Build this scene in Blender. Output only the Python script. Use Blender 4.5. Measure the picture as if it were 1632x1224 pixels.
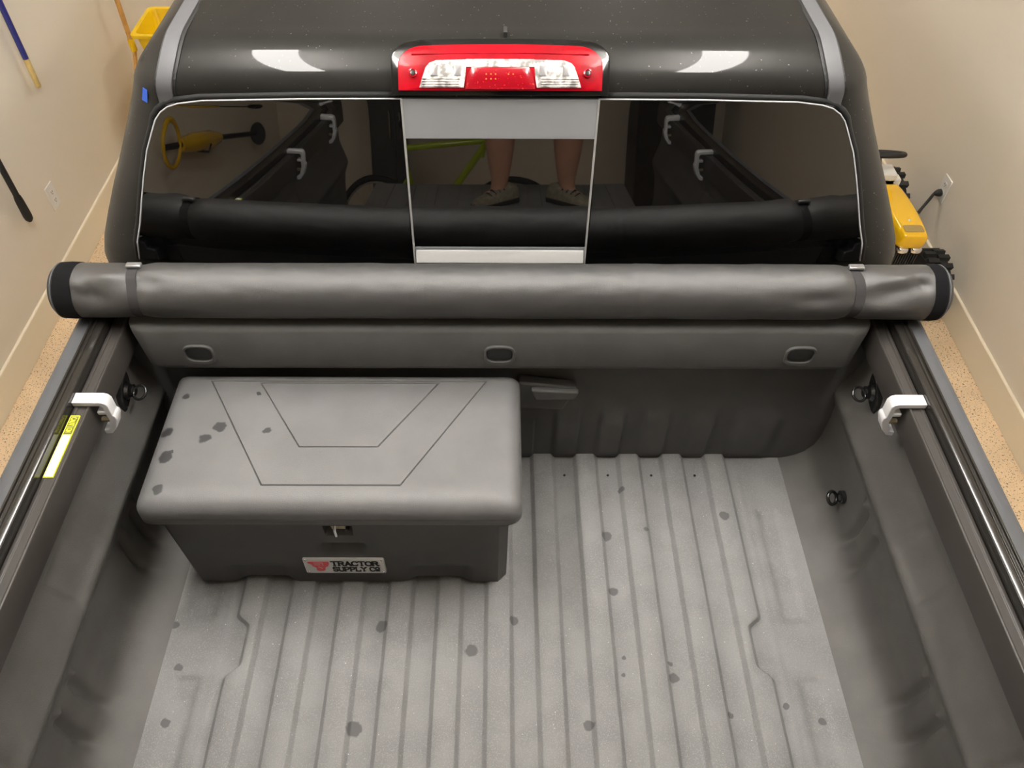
import bpy, bmesh, math, random
from mathutils import Vector, Matrix, noise as mn

random.seed(7)
for o in list(bpy.data.objects): bpy.data.objects.remove(o)
S = bpy.context.scene
COL = S.collection
ZB = 0.87                     # bed floor above the garage floor; all heights below are measured from the bed floor
R = math.radians

# ------------------------------------------------------------------ camera
cd = bpy.data.cameras.new('camera'); cam = bpy.data.objects.new('camera', cd); COL.objects.link(cam)
cd.sensor_width = 36; cd.lens = 36*1273/1632; cd.shift_x = 20/1632; cd.clip_start = 0.02
cam.location = (0, -1.279, 1.77+ZB)
cam.rotation_euler = (Matrix.Rotation(R(90-48.95), 3, 'X') @ Matrix.Rotation(R(0.15), 3, 'Z')).to_euler()
S.camera = cam
# ------------------------------------------------------------------ world and exposure
w = bpy.data.worlds.new('world'); S.world = w; w.use_nodes = True
w.node_tree.nodes['Background'].inputs[0].default_value = (1.0, .95, .88, 1)
w.node_tree.nodes['Background'].inputs[1].default_value = 0.02
S.view_settings.view_transform = 'Standard'; S.view_settings.look = 'None'
S.view_settings.gamma = 1; S.view_settings.use_curve_mapping = False
S.view_settings.exposure = 1.2
LAMP = 27.0                   # strength of the two ceiling lamps

# ------------------------------------------------------------------ materials
def mat(name, col, rough=.5, metal=0, spec=.5, coat=0, var=0, vscale=8, bump=0, bscale=400, speck=None, spots=None, emit=None, distort=.012, coatr=.05, bstep=None):
    m = bpy.data.materials.new(name); m.use_nodes = True
    nt = m.node_tree; N = nt.nodes; L = nt.links; b = N['Principled BSDF']
    b.inputs['Roughness'].default_value = rough; b.inputs['Metallic'].default_value = metal
    b.inputs['Specular IOR Level'].default_value = spec
    b.inputs['Coat Weight'].default_value = coat; b.inputs['Coat Roughness'].default_value = coatr
    geo = N.new('ShaderNodeNewGeometry'); P = geo.outputs['Position']
    rgb = N.new('ShaderNodeRGB'); rgb.outputs[0].default_value = (*col, 1); c = rgb.outputs[0]
    def noise(sc, det=2):
        n = N.new('ShaderNodeTexNoise'); n.inputs['Scale'].default_value = sc; n.inputs['Detail'].default_value = det
        L.new(P, n.inputs['Vector']); return n
    def ramp(src, a, bb):
        r = N.new('ShaderNodeMapRange'); r.interpolation_type = 'SMOOTHSTEP'
        r.inputs['From Min'].default_value = a; r.inputs['From Max'].default_value = bb
        L.new(src, r.inputs['Value']); return r.outputs[0]
    def mix(f, c1, c2):
        x = N.new('ShaderNodeMix'); x.data_type = 'RGBA'
        if isinstance(f, (int, float)): x.inputs[0].default_value = f
        else: L.new(f, x.inputs[0])
        L.new(c1, x.inputs[6])
        if isinstance(c2, tuple): x.inputs[7].default_value = (*c2, 1)
        else: L.new(c2, x.inputs[7])
        return x.outputs[2]
    if var:
        n = noise(vscale, 4)
        c = mix(ramp(n.outputs['Fac'], .35, .65), c, tuple(min(1, v*(1+var)) for v in col))
    if speck:                      # list of (scale, threshold, colour)
        for sc, th, scol in speck:
            n = noise(sc, 1); c = mix(ramp(n.outputs['Fac'], th, th+.03), c, scol)
    if spots:                      # (list of (x, y, r), colour)
        pts, scol = spots
        n = noise(60, 2); off = N.new('ShaderNodeVectorMath'); off.operation = 'MULTIPLY_ADD'
        L.new(n.outputs['Color'], off.inputs[0]); off.inputs[1].default_value = (distort, distort, 0)
        sep = N.new('ShaderNodeVectorMath'); sep.operation = 'MULTIPLY'; L.new(P, sep.inputs[0]); sep.inputs[1].default_value = (1, 1, 0)
        L.new(sep.outputs[0], off.inputs[2]); acc = None
        for x, y, r in pts:
            d = N.new('ShaderNodeVectorMath'); d.operation = 'DISTANCE'; L.new(off.outputs[0], d.inputs[0])
            d.inputs[1].default_value = (x+distort*.5, y+distort*.5, 0)
            v = ramp(d.outputs['Value'], r, r*.7)
            if acc is None: acc = v
            else:
                mx = N.new('ShaderNodeMath'); mx.operation = 'MAXIMUM'; L.new(acc, mx.inputs[0]); L.new(v, mx.inputs[1]); acc = mx.outputs[0]
        c = mix(acc, c, scol)
    L.new(c, b.inputs['Base Color'])
    if bump:
        n = noise(bscale, 2); bp = N.new('ShaderNodeBump'); bp.inputs['Strength'].default_value = bump; bp.inputs['Distance'].default_value = .002
        L.new(n.outputs['Fac'], bp.inputs['Height']); L.new(bp.outputs[0], b.inputs['Normal'])
    if emit:
        b.inputs['Emission Color'].default_value = (*emit[0], 1); b.inputs['Emission Strength'].default_value = emit[1]
    return m

floor_spots = [(-0.271, -0.487, 0.016), (-0.063, -0.542, 0.0171), (0.27, -0.247, 0.0158), (0.274, -0.397, 0.0135), (0.574, -0.194, 0.0145), (0.39, -0.604, 0.014), (0.384, -0.573, 0.0057), (0.5, -0.686, 0.0095), (0.626, -0.666, 0.0082), (0.698, -0.695, 0.0108), (-0.309, -0.716, 0.0187), (0.193, -0.708, 0.0134), (0.279, -0.597, 0.0056), (0.283, -0.558, 0.0057), (-0.753, -0.484, 0.0117), (-0.716, -0.703, 0.0108), (0.785, -0.186, 0.0177), (0.803, -0.234, 0.0079), (0.808, -0.395, 0.0135), (-0.836, -0.468, 0.0103), (0.035, -0.472, 0.0132), (0.371, -0.234, 0.0079), (-0.718, -0.583, 0.0099), (0.32, -0.112, 0.0099)]
lid_spots = [(-.617,-.194,.016),(-.642,-.225,.014),(-.51,-.204,.010),(-.713,-.276,.017),(-.708,-.358,.014),(-.732,-.208,.016),(-.713,-.106,.010),(-.55,-.10,.005),(-.704,-.262,.004)]
MT = dict(
  wall=mat('beige_wall_paint', (.80,.735,.63), .75, bump=.15, bscale=220),
  wallr=mat('beige_rear_wall_paint', (.70,.63,.53), .75, bump=.15, bscale=220),
  base=mat('cream_baseboard_paint', (.90,.81,.64), .5),
  ceil=mat('white_ceiling_paint', (.82,.80,.77), .8),
  floor=mat('speckled_epoxy_floor', (.72,.54,.35), .4, var=.25, vscale=3, speck=[(130,.64,(.10,.08,.06)),(95,.67,(.80,.70,.52)),(210,.66,(.25,.17,.10))]),
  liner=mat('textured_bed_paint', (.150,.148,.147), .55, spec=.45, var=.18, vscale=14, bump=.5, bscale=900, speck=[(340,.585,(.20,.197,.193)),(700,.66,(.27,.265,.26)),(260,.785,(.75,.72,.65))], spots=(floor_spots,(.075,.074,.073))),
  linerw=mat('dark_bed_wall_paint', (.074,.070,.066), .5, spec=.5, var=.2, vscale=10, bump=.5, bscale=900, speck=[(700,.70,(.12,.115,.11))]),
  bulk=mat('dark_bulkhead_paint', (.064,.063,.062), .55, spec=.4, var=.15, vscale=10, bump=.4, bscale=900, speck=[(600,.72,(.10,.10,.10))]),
  capplastic=mat('grey_rail_cap_plastic', (.060,.062,.068), .5, spec=.35, bump=.2, bscale=1200),
  paint=mat('dark_grey_metallic_paint', (.016,.0155,.0148), .45, metal=.2, spec=.05, coat=.30, coatr=.03, speck=[(190,.745,(.12,.11,.10))]),
  strip=mat('grey_roof_strip_rubber', (.082,.082,.088), .55, spec=.3),
  blackgloss=mat('gloss_black_plastic', (.004,.004,.004), .08, spec=.3, coat=.25),
  blackrail=mat('black_anodised_rail', (.030,.026,.023), .48, spec=.5),
  channel=mat('gloss_black_channel', (.018,.016,.014), .17, spec=.5),
  blackmatte=mat('matte_black_plastic', (.012,.012,.012), .6),
  hole=mat('black_hole', (.003,.003,.003), .8),
  glass=mat('dark_tinted_glass', (.0015,.0015,.0015), .015, spec=1.0, coat=.8, coatr=.015),
  sideglass=mat('side_tinted_glass', (.004,.004,.004), .05),
  silver=mat('bright_silver_trim', (.30,.295,.29), .45, metal=.2),
  panel=mat('grey_slider_panel', (.185,.19,.20), .55, spec=.3),
  edge_reflection=mat('painted_edge_reflection', (.42,.42,.44), .45),  # pale colour stands in for light reflected along the glass edge
  red=mat('red_lens_plastic', (.27,.0006,.006), .32, spec=.15, coat=.10, var=-.35, vscale=22, emit=((1,.0,.035),.03)),
  ledred=mat('orange_red_led', (.9,.16,.03), .3),
  darkred=mat('deep_red_lens_plastic', (.22,.001,.007), .2, spec=.3, coat=.35, speck=[(260,.70,(.7,.05,.03))]),
  clear=mat('clear_lens_plastic', (.62,.60,.58), .2, spec=.4, coat=.4, var=-.7, vscale=70),
  alu=mat('cast_aluminium', (.78,.78,.80), .38, metal=.35, bump=.1, bscale=200),
  vinyl=mat('black_tonneau_vinyl', (.040,.0385,.038), .36, spec=.65, bump=.35, bscale=1100),
  strap=mat('charcoal_strap_webbing', (.036,.034,.035), .85, spec=.15, bump=.3, bscale=1500),
  velcro=mat('black_velcro', (.008,.008,.009), .95, spec=.1, bump=1, bscale=1200),
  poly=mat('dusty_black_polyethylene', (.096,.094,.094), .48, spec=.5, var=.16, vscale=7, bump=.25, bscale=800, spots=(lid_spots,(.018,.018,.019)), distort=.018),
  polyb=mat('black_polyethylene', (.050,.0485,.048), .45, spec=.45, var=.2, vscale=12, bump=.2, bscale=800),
  badge=mat('silver_badge_metal', (.62,.62,.61), .45, metal=.2),
  badgered=mat('red_badge_print', (.78,.10,.11), .5),
  ink=mat('black_ink', (.008,.008,.008), .6),
  brass=mat('yellowed_zinc_latch', (.38,.32,.20), .35, metal=.7),
  chrome=mat('chrome', (.8,.8,.8), .12, metal=1),
  steel=mat('black_steel', (.010,.010,.010), .22, spec=.6),
  yellow=mat('yellow_label', (.78,.80,.03), .45),
  labelwhite=mat('white_label', (.86,.88,.72), .5),
  labelprint=mat('grey_fine_print', (.55,.58,.40), .6),
  labeldark=mat('dark_label_print', (.10,.10,.01), .6),
  toyyellow=mat('yellow_toy_plastic', (.86,.50,.005), .22, coat=.6),
  decal=mat('tan_decal', (.36,.25,.08), .5),
  bucket=mat('yellow_mop_bucket_plastic', (.90,.60,.005), .4),
  wood=mat('varnished_wood', (.55,.30,.09), .4, var=.25, vscale=30),
  palewood=mat('pale_yellow_wood', (.66,.50,.20), .5, var=.2, vscale=30),
  blue=mat('blue_handle_paint', (.035,.04,.22), .35),
  tape=mat('blue_masking_tape', (.01,.07,.42), .6),
  white=mat('white_plastic', (.80,.78,.74), .35),
  tyre=mat('black_rubber', (.014,.014,.014), .7),
  rim=mat('grey_wheel_rim', (.35,.35,.36), .3, metal=.8),
  lime=mat('lime_bicycle_paint', (.45,.60,.01), .3, coat=.5),
  skin=mat('skin', (.52,.27,.18), .5, var=.12, vscale=18),
  shorts=mat('black_shorts_cloth', (.010,.010,.012), .85),
  shirt=mat('dark_grey_shirt_cloth', (.05,.055,.06), .85),
  shoe=mat('tan_shoe_mesh', (.20,.17,.12), .7, var=.4, vscale=60),
  sole=mat('black_shoe_sole', (.015,.014,.013), .8),
  hair=mat('brown_hair', (.05,.03,.018), .7),
  eye=mat('eye_white', (.7,.7,.68), .2),
  cabgrey=mat('dark_grey_cabinet_paint', (.06,.062,.065), .5),
  cabblack=mat('black_cabinet_paint', (.006,.006,.006), .4),
  lamp=mat('lamp_diffuser', (.9,.9,.9), .5, emit=((1.0,.97,.915), LAMP)),
  lampf=mat('dim_lamp_diffuser', (.9,.9,.9), .5, emit=((1.0,.945,.85), LAMP*.55)),
)

# ------------------------------------------------------------------ mesh helpers
WL = {}
def world(o): return WL.get(o.name, Vector((0, 0, 0)))
def thing(name, label, cat, base, group=None, kind=None):
    o = bpy.data.objects.new(name, None); COL.objects.link(o)
    o.location = (base[0], base[1], base[2]+ZB); o.empty_display_size = .1
    WL[o.name] = Vector(o.location); o['label'] = label
    if cat: o['category'] = cat
    if group: o['group'] = group
    if kind: o['kind'] = kind
    return o
def mk(name, bm, m, parent=None, smooth=0, label=None, cat=None, group=None, kind=None, bev=0, seg=2, sub=0, recalc=True):
    if recalc: bmesh.ops.recalc_face_normals(bm, faces=bm.faces)
    for v in bm.verts: v.co.z += ZB
    if parent: base = world(parent)
    else:
        xs = [v.co.x for v in bm.verts]; ys = [v.co.y for v in bm.verts]; zs = [v.co.z for v in bm.verts]
        base = Vector(((min(xs)+max(xs))/2, (min(ys)+max(ys))/2, min(zs)))
    for v in bm.verts: v.co -= base
    me = bpy.data.meshes.new(name); bm.to_mesh(me); bm.free()
    if smooth:
        me.shade_smooth()
        if smooth < 180: me.set_sharp_from_angle(angle=R(smooth))
    o = bpy.data.objects.new(name, me); COL.objects.link(o)
    me.materials.append(MT[m] if isinstance(m, str) else m)
    if parent: o.parent = parent
    else: o.location = base
    WL[o.name] = base
    if bev:
        b = o.modifiers.new('bevel', 'BEVEL'); b.width = bev; b.segments = seg; b.limit_method = 'ANGLE'; b.angle_limit = R(40)
        if not smooth: me.shade_smooth(); me.set_sharp_from_angle(angle=R(50))
    if sub:
        s = o.modifiers.new('sub', 'SUBSURF'); s.levels = sub; s.render_levels = sub
    if label: o['label'] = label
    if cat: o['category'] = cat
    if group: o['group'] = group
    if kind: o['kind'] = kind
    return o
def B(): return bmesh.new()
def box(bm, x0, x1, y0, y1, z0, z1):
    v = [bm.verts.new((x, y, z)) for x in (x0, x1) for y in (y0, y1) for z in (z0, z1)]
    for f in ((0,1,3,2),(4,6,7,5),(0,4,5,1),(2,3,7,6),(0,2,6,4),(1,5,7,3)): bm.faces.new([v[i] for i in f])
    return bm
def prism(bm, poly, axis, a, b):
    def P(p, t):
        return {'x': (t, p[0], p[1]), 'y': (p[0], t, p[1]), 'z': (p[0], p[1], t)}[axis]
    A = [bm.verts.new(P(p, a)) for p in poly]; Bv = [bm.verts.new(P(p, b)) for p in poly]
    n = len(poly); bm.faces.new(A); bm.faces.new(Bv[::-1])
    for i in range(n): bm.faces.new((A[i], A[(i+1) % n], Bv[(i+1) % n], Bv[i]))
    return bm
def loft(bm, rings, closed=True, cap=True):
    VR = [[bm.verts.new(p) for p in r] for r in rings]
    n = len(VR[0])
    for a, b in zip(VR, VR[1:]):
        for i in range(n if closed else n-1): bm.faces.new((a[i], a[(i+1) % n], b[(i+1) % n], b[i]))
    if cap and closed:
        bm.faces.new(VR[0][::-1]); bm.faces.new(VR[-1])
    return VR
def grid(bm, f, us, vs):
    V = [[bm.verts.new(f(u, v)) for u in us] for v in vs]
    for j in range(len(vs)-1):
        for i in range(len(us)-1): bm.faces.new((V[j][i], V[j][i+1], V[j+1][i+1], V[j+1][i]))
    return V
def lin(a, b, n): return [a+(b-a)*i/n for i in range(n+1)]
def tube(bm, pts, r, n=10, cap=True):
    pts = [Vector(p) for p in pts]; rings = []
    rr = r if isinstance(r, (list, tuple)) else [r]*len(pts)
    up = None
    for i, p in enumerate(pts):
        d = (pts[min(i+1, len(pts)-1)]-pts[max(i-1, 0)]).normalized()
        if up is None:
            up = Vector((0, 0, 1)) if abs(d.z) < .9 else Vector((1, 0, 0))
        s = d.cross(up).normalized(); up = s.cross(d).normalized()
        rings.append([p+(s*math.cos(2*math.pi*k/n)+up*math.sin(2*math.pi*k/n))*rr[i] for k in range(n)])
    loft(bm, rings, True, cap); return bm
def torus(bm, c, R1, r, ax=(0, 0, 1), n=24, k=8, a0=0, a1=360):
    q = Vector((0, 0, 1)).rotation_difference(Vector(ax))
    full = a1-a0 >= 360
    pts = [Vector(c)+q @ Vector((R1*math.cos(R(a)), R1*math.sin(R(a)), 0)) for a in [a0+(a1-a0)*i/n for i in range(n+1)]]
    if not full: return tube(bm, pts, r, k)
    rings = []
    for i in range(n):
        a = 2*math.pi*i/n
        rings.append([bm.verts.new(Vector(c)+q @ Vector(((R1+r*math.cos(t))*math.cos(a), (R1+r*math.cos(t))*math.sin(a), r*math.sin(t)))) for t in [2*math.pi*j/k for j in range(k)]])
    for i in range(n):
        for j in range(k): bm.faces.new((rings[i][j], rings[(i+1) % n][j], rings[(i+1) % n][(j+1) % k], rings[i][(j+1) % k]))
    return bm
def lathe(bm, prof, c, ax=(0, 0, 1), n=24):          # prof: (radius, height) list
    q = Vector((0, 0, 1)).rotation_difference(Vector(ax)); c = Vector(c)
    rings = [[c+q @ Vector((max(r, 1e-4)*math.cos(2*math.pi*k/n), max(r, 1e-4)*math.sin(2*math.pi*k/n), h)) for k in range(n)] for r, h in prof]
    loft(bm, rings); return bm
def rrect(x0, x1, y0, y1, r, n=6, rb=None):            # rounded rectangle; rb: other radius for the two corners at y1
    pts = []; rb = r if rb is None else rb
    for cx, cy, a0, q in ((x1-rb, y1-rb, 0, rb), (x0+rb, y1-rb, 90, rb), (x0+r, y0+r, 180, r), (x1-r, y0+r, 270, r)):
        for i in range(n+1): pts.append((cx+q*math.cos(R(a0+90*i/n)), cy+q*math.sin(R(a0+90*i/n))))
    return pts
def sm(a, b, x):
    t = max(0, min(1, (x-a)/(b-a))); return t*t*(3-2*t)
def mirror_dup(o, parent=None):                       # mirrored copy of one mesh object across the truck's middle plane
    me = o.data.copy(); px = world(parent).x if parent else 0
    bx = world(o).x
    me.transform(Matrix.Scale(-1, 4, (1, 0, 0))); me.flip_normals()
    c = o.copy(); c.data = me; COL.objects.link(c)
    if parent: c.parent = parent
    c.location.x = -o.location.x if not parent else o.location.x
    WL[c.name] = Vector((-bx, world(o).y, world(o).z))
    return c
# simple slab-serif stroke letters -----------------------------------------------------------
FONT = {'T': [[(0,1),(.8,1)],[(.4,1),(.4,0)]], 'R': [[(.1,0),(.1,1),(.5,1),(.68,.88),(.68,.64),(.5,.52),(.1,.52)],[(.42,.52),(.75,0)]],
  'A': [[(.05,0),(.4,1),(.75,0)],[(.2,.33),(.6,.33)]], 'C': [[(.75,.78),(.6,.98),(.25,.98),(.05,.75),(.05,.25),(.25,.02),(.6,.02),(.75,.22)]],
  'O': [[(.25,.02),(.05,.25),(.05,.75),(.25,.98),(.58,.98),(.78,.75),(.78,.25),(.58,.02),(.25,.02)]],
  'S': [[(.7,.8),(.55,.98),(.2,.98),(.05,.8),(.1,.6),(.65,.42),(.72,.2),(.55,.02),(.2,.02),(.05,.2)]],
  'U': [[(.08,1),(.08,.22),(.25,.02),(.55,.02),(.72,.22),(.72,1)]], 'P': [[(.1,0),(.1,1),(.52,1),(.72,.85),(.72,.6),(.52,.45),(.1,.45)]],
  'L': [[(.1,1),(.1,0),(.72,0),(.72,.2)]], 'Y': [[(.05,1),(.4,.5),(.75,1)],[(.4,.5),(.4,0)]], 'I': [[(.4,0),(.4,1)]], 'N': [[(.08,0),(.08,1),(.72,0),(.72,1)]],
  'o': [[(.2,.35),(.05,.5),(.05,.8),(.2,.95),(.45,.95),(.6,.8),(.6,.5),(.45,.35),(.2,.35)],[(.05,.08),(.6,.08)]]}
SERIF = {'T': [(.4,0)], 'R': [(.1,0),(.1,1),(.75,0)], 'A': [(.05,0),(.75,0)], 'P': [(.1,0),(.1,1)], 'U': [(.08,1),(.72,1)], 'L': [(.1,1),(.1,0)], 'Y': [(.05,1),(.75,1),(.4,0)], 'N': [(.08,0),(.72,1),(.08,1)], 'I': [(.4,0),(.4,1)]}
def letters(bm, text, size, place, th=.22, depth=.001, serif=True, gap=.12, squash=1.0):
    x = 0
    def seg(a, b, t):
        a = Vector(a); b = Vector(b); d = (b-a).normalized(); nn = Vector((-d.y, d.x))*t/2; a = a-d*t*.35; b = b+d*t*.35
        q = [a+nn, b+nn, b-nn, a-nn]
        lo = [bm.verts.new(place((p.x)*size*squash, p.y*size, 0)) for p in q]; hi = [bm.verts.new(place(p.x*size*squash, p.y*size, depth)) for p in q]
        bm.faces.new(hi); bm.faces.new(lo[::-1])
        for i in range(4): bm.faces.new((lo[i], lo[(i+1) % 4], hi[(i+1) % 4], hi[i]))
    for ch in text:
        if ch == ' ': x += .45; continue
        for pl in FONT[ch]:
            for a, b in zip(pl, pl[1:]): seg((a[0]+x, a[1]), (b[0]+x, b[1]), th)
        if serif:
            for px, py in SERIF.get(ch, []): seg((px+x-.17, py+(.04 if py < .5 else -.04)), (px+x+.17, py+(.04 if py < .5 else -.04)), .12)
        x += (.68 if ch == 'o' else .82)+gap
    return x*size*squash

# ------------------------------------------------------------------ the garage
WX0, WX1, WY0, WY1, CE = -2.075, 2.090, -4.1, 4.7, 2.32
bm = B(); box(bm, WX0-.1, WX1+.1, WY0-.1, WY1+.1, -.97, -.87); mk('floor', bm, 'floor', kind='structure', label='tan speckled epoxy garage floor')
bm = B(); box(bm, WX0-.1, WX1+.1, WY0-.1, WY1+.1, CE, CE+.1); mk('ceiling', bm, 'ceil', kind='structure', label='white painted garage ceiling')
bm = B(); box(bm, WX0-.12, WX0-.012, WY0, WY1, -.72, CE); mk('wall_left', bm, 'wall', kind='structure', label='beige painted garage wall behind the hanging broom handles')
bm = B(); box(bm, WX1+.012, WX1+.12, WY0, WY1, -.72, CE); mk('wall_right', bm, 'wall', kind='structure', label='beige painted garage wall beside the yellow ride-on tractor')
bm = B(); box(bm, WX0-.12, WX1+.12, WY1, WY1+.1, -.87, CE); mk('wall_front', bm, 'wall', kind='structure', label='beige garage wall ahead of the truck')
bm = B(); box(bm, WX0-.12, WX1+.12, WY0-.1, WY0, -.87, CE); mk('wall_rear', bm, 'wallr', kind='structure', label='beige garage wall behind the truck')
bm = B(); box(bm, WX0-.12, WX0, WY0, WY1, -.87, -.717); mk('baseboard_left', bm, 'base', kind='structure', bev=.004, label='cream painted concrete ledge along the foot of the wall')
bm = B(); box(bm, WX1, WX1+.12, WY0, WY1, -.87, -.717); mk('baseboard_right', bm, 'base', kind='structure', bev=.004, label='cream painted concrete ledge along the foot of the wall')

def ceiling_lamp(x, y, L, label, LZ=2.06, m='lamp'):
    t = thing('ceiling_light', label, 'ceiling light', (x, y, LZ), 'hanging ceiling lights')
    bm = B(); pr = [(x+.082*math.cos(R(a)), LZ+.035+.030*math.sin(R(a))) for a in range(0, 360, 15)]
    prism(bm, pr, 'y', y-L/2, y+L/2); mk('diffuser', bm, m, t, smooth=40)
    if m != 'lamp':
        bm = B(); prism(bm, [(x+.125, LZ+.04), (x+.125, LZ+.075), (x-.125, LZ+.075), (x-.125, LZ+.04), (x-.118, LZ+.04), (x-.118, LZ+.072), (x+.118, LZ+.072), (x+.118, LZ+.04)], 'y', y-L/2, y+L/2); mk('reflector', bm, 'white', t)
    for ye in (y-L/2-.02, y+L/2):
        bm = B(); prism(bm, [(x+.088*math.cos(R(a)), LZ+.035+.036*math.sin(R(a))) for a in range(0, 360, 15)], 'y', ye, ye+.02); mk('end_cap', bm, 'white', t, smooth=40)
        for sx in (-.06, .06):
            bm = B(); tube(bm, [(x+sx, ye+.01, LZ+.06), (x+sx, ye+.01, CE)], .0025, 6); mk('chain', bm, 'rim', t)
ceiling_lamp(-.78, -.08, 1.15, 'long white hanging light above the box side of the truck bed')
ceiling_lamp(.78, -.08, 1.15, 'long white hanging light above the empty side of the truck bed')
ceiling_lamp(-.72, 3.45, 1.0, 'long white hanging light above the truck hood, on the mop bucket side', 2.2, 'lampf')
ceiling_lamp(.72, 3.45, 1.0, 'long white hanging light above the truck hood, on the ride-on tractor side', 2.2, 'lampf')

# ------------------------------------------------------------------ the truck
TR = thing('pickup_truck', 'dark grey pickup truck with an open cargo bed and tinted rear window', 'truck', (0, .6, -.87))
# bed floor: raised and sunken strips 58 mm wide
def jog(y):                                            # the outermost strip edge steps inward around the frame mount
    return .608-.029*sm(-.462, -.492, y)+.029*sm(-.578, -.612, y)
def bed_z(x, y):
    return 0
xs_half = []
edges = [.0295+.058*k for k in range(11)]              # strip edges
cols = []
for k, e in enumerate(edges):
    cols += [(e-.0055, k, 0), (e-.002, k, 1), (e+.002, k, 2), (e+.0055, k, 3)]
def floor_profile():
    # list of (x, z) for half the bed; edge k goes from level a to level b; the middle strip is raised
    out = [(0.0, 0.016, None)]
    for k, e in enumerate(edges):
        hi = k % 2 == 0                                # going outward past edge 0 the floor drops
        a, b = (.016, 0) if hi else (0, .016)
        out += [(-.0068, a, k), (-.003, a*.85+b*.15, k), (.003, a*.15+b*.85, k), (.0068, b, k)]
    return out
prof = floor_profile()
ys = sorted(set(lin(.0, -.44, 8)+lin(-.44, -.64, 25)+lin(-.64, -1.76, 16)+[-.150,-.164,-.172,-.178,-.458,-.464,-.472,-.478]+[-.596,-.602,-.610,-.616]), reverse=True)
outer = [.628, .634, .640, .650, .660, .666, .674, .682, .706, .712, .720, .728, .745, .757]
bm = B()
for sgn in (1, -1):
    rows = []
    for y in ys:
        row = []
        for dx, z, k in prof:
            if k is None: row.append((0, y, z)); continue
            e = edges[k] if k < 10 else jog(y)
            row.append((sgn*(e+dx), y, z))
        for x in outer:
            inx = sm(.658, .676, x)*(1-sm(.708, .724, x))
            iny = max(sm(-.158, -.174, y)*(1-sm(-.460, -.476, y)), sm(-.598, -.614, y))
            row.append((sgn*x, y, -.007*inx*iny+.0012*(1 if .631 < x < .637 else 0)))
        rows.append(row)
    V = [[bm.verts.new(p) for p in r] for r in rows]
    for j in range(len(V)-1):
        for i in range(len(V[0])-1): bm.faces.new((V[j][i], V[j][i+1], V[j+1][i+1], V[j+1][i]))
bmesh.ops.remove_doubles(bm, verts=bm.verts, dist=1e-5)
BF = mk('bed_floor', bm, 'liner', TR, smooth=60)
for i in range(-4, 5):
    x = .058+.116*i
    if x < .1: continue
    bm = B(); lathe(bm, [(.0035, 0), (.0035, .0012)], (x, -.061, .0004), n=10); mk('drain_hole', bm, 'hole', BF)
# bed side inner walls
def wall_x(z):                                         # inner wall profile
    P = [(0, .757), (.004, .775), (.014, .800), (.032, .822), (.06, .838), (.10, .846), (.18, .846), (.225, .842), (.255, .830), (.270, .8235), (.280, .8245), (.30, .832), (.355, .858), (.37, .8635), (.40, .866), (.53, .866)]
    for (a, xa), (b, xb) in zip(P, P[1:]):
        if a <= z <= b: return xa+(xb-xa)*(z-a)/(b-a)
    return .866
zsw = [0,.002,.004,.008,.014,.022,.032,.045,.06,.08,.10,.12,.14,.16,.175,.185,.195,.205,.215,.225,.235,.25,.262,.270,.28,.29,.30,.315,.33,.345,.36,.372,.385,.40,.42,.45,.49,.53]
ysw = lin(.03, -1.76, 260)
def wall_pt(z, y):
    x = wall_x(z)
    for yc in (-.292, -.366, -.684, -.760, -1.10, -1.18):   # pressed vertical grooves with a pale nub at the top
        g = math.exp(-((y-yc)/.011)**2)
        if .02 < z < .215: x += .015*g*sm(.02, .06, z)*(1-sm(.195, .212, z))
        x -= .013*math.exp(-((y-yc-.004)/.013)**2-((z-.216)/.012)**2)
    inb = sm(.285, .30, z)*(1-sm(.372, .385, z))            # shallow panels pressed into the upper shoulder
    for y0, y1 in ((-.43, -.575), (-.865, -1.02)):
        x += .006*inb*sm(y0, y0-.012, y)*(1-sm(y1+.012, y1, y))
    return x
bm = B(); grid(bm, lambda z, y: (wall_pt(z, y), y, z), zsw, ysw)
for z0 in [0]: pass
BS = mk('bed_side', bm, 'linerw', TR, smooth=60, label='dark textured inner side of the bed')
mirror_dup(BS, TR)
# wheelhouses (behind the part in view)
bm = B()
pf = [(-.93, .0), (-.97, .09), (-1.06, .17), (-1.18, .205), (-1.34, .205), (-1.46, .17), (-1.55, .09), (-1.59, 0)]
prism(bm, pf, 'x', .65, .85); WH = mk('wheelhouse', bm, 'linerw', TR, bev=.02, seg=3); mirror_dup(WH, TR)
# bulkhead: corrugated lower wall + upper beam
def bulk_y(x, z):
    e = (abs(x)+.029) % .116
    rib = sm(-.004, .006, e)*(1-sm(.052, .062, e)) if abs(x) < .62 else 0
    return -.001-.010*(1-rib)*sm(.0, .03, z)*(1-sm(.155, .215, z))*(1 if abs(x) < .70 else 1-sm(.70, .74, abs(x)))+.012*sm(.25, .40, z)
bm = B()
grid(bm, lambda x, z: (x, bulk_y(x, z), z), lin(-.866, .866, 300), [0,.01,.02,.035,.06,.09,.12,.15,.165,.18,.195,.21,.24,.28,.33,.38,.43,.48,.53])
sec = [(.05, .534), (-.038, .536), (-.046, .532), (-.051, .524), (-.056, .43), (-.054, .418), (-.046, .409), (-.034, .405), (.05, .405)]
rings = []
for x, s, zs in ((-.80, .80, 0), (-.79, .95, 0), (-.776, 1, 0), (.776, 1, 0), (.79, .95, 0), (.80, .80, 0)):
    rings.append([((x if abs(x) < .78 else math.copysign(abs(x)+(z-.405)*.12, x)), .05+(y-.05)*s, z) for y, z in sec])
loft(bm, rings)
BK = mk('bulkhead', bm, 'bulk', TR, smooth=50, label='dark front wall of the bed with an upper beam')
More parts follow.
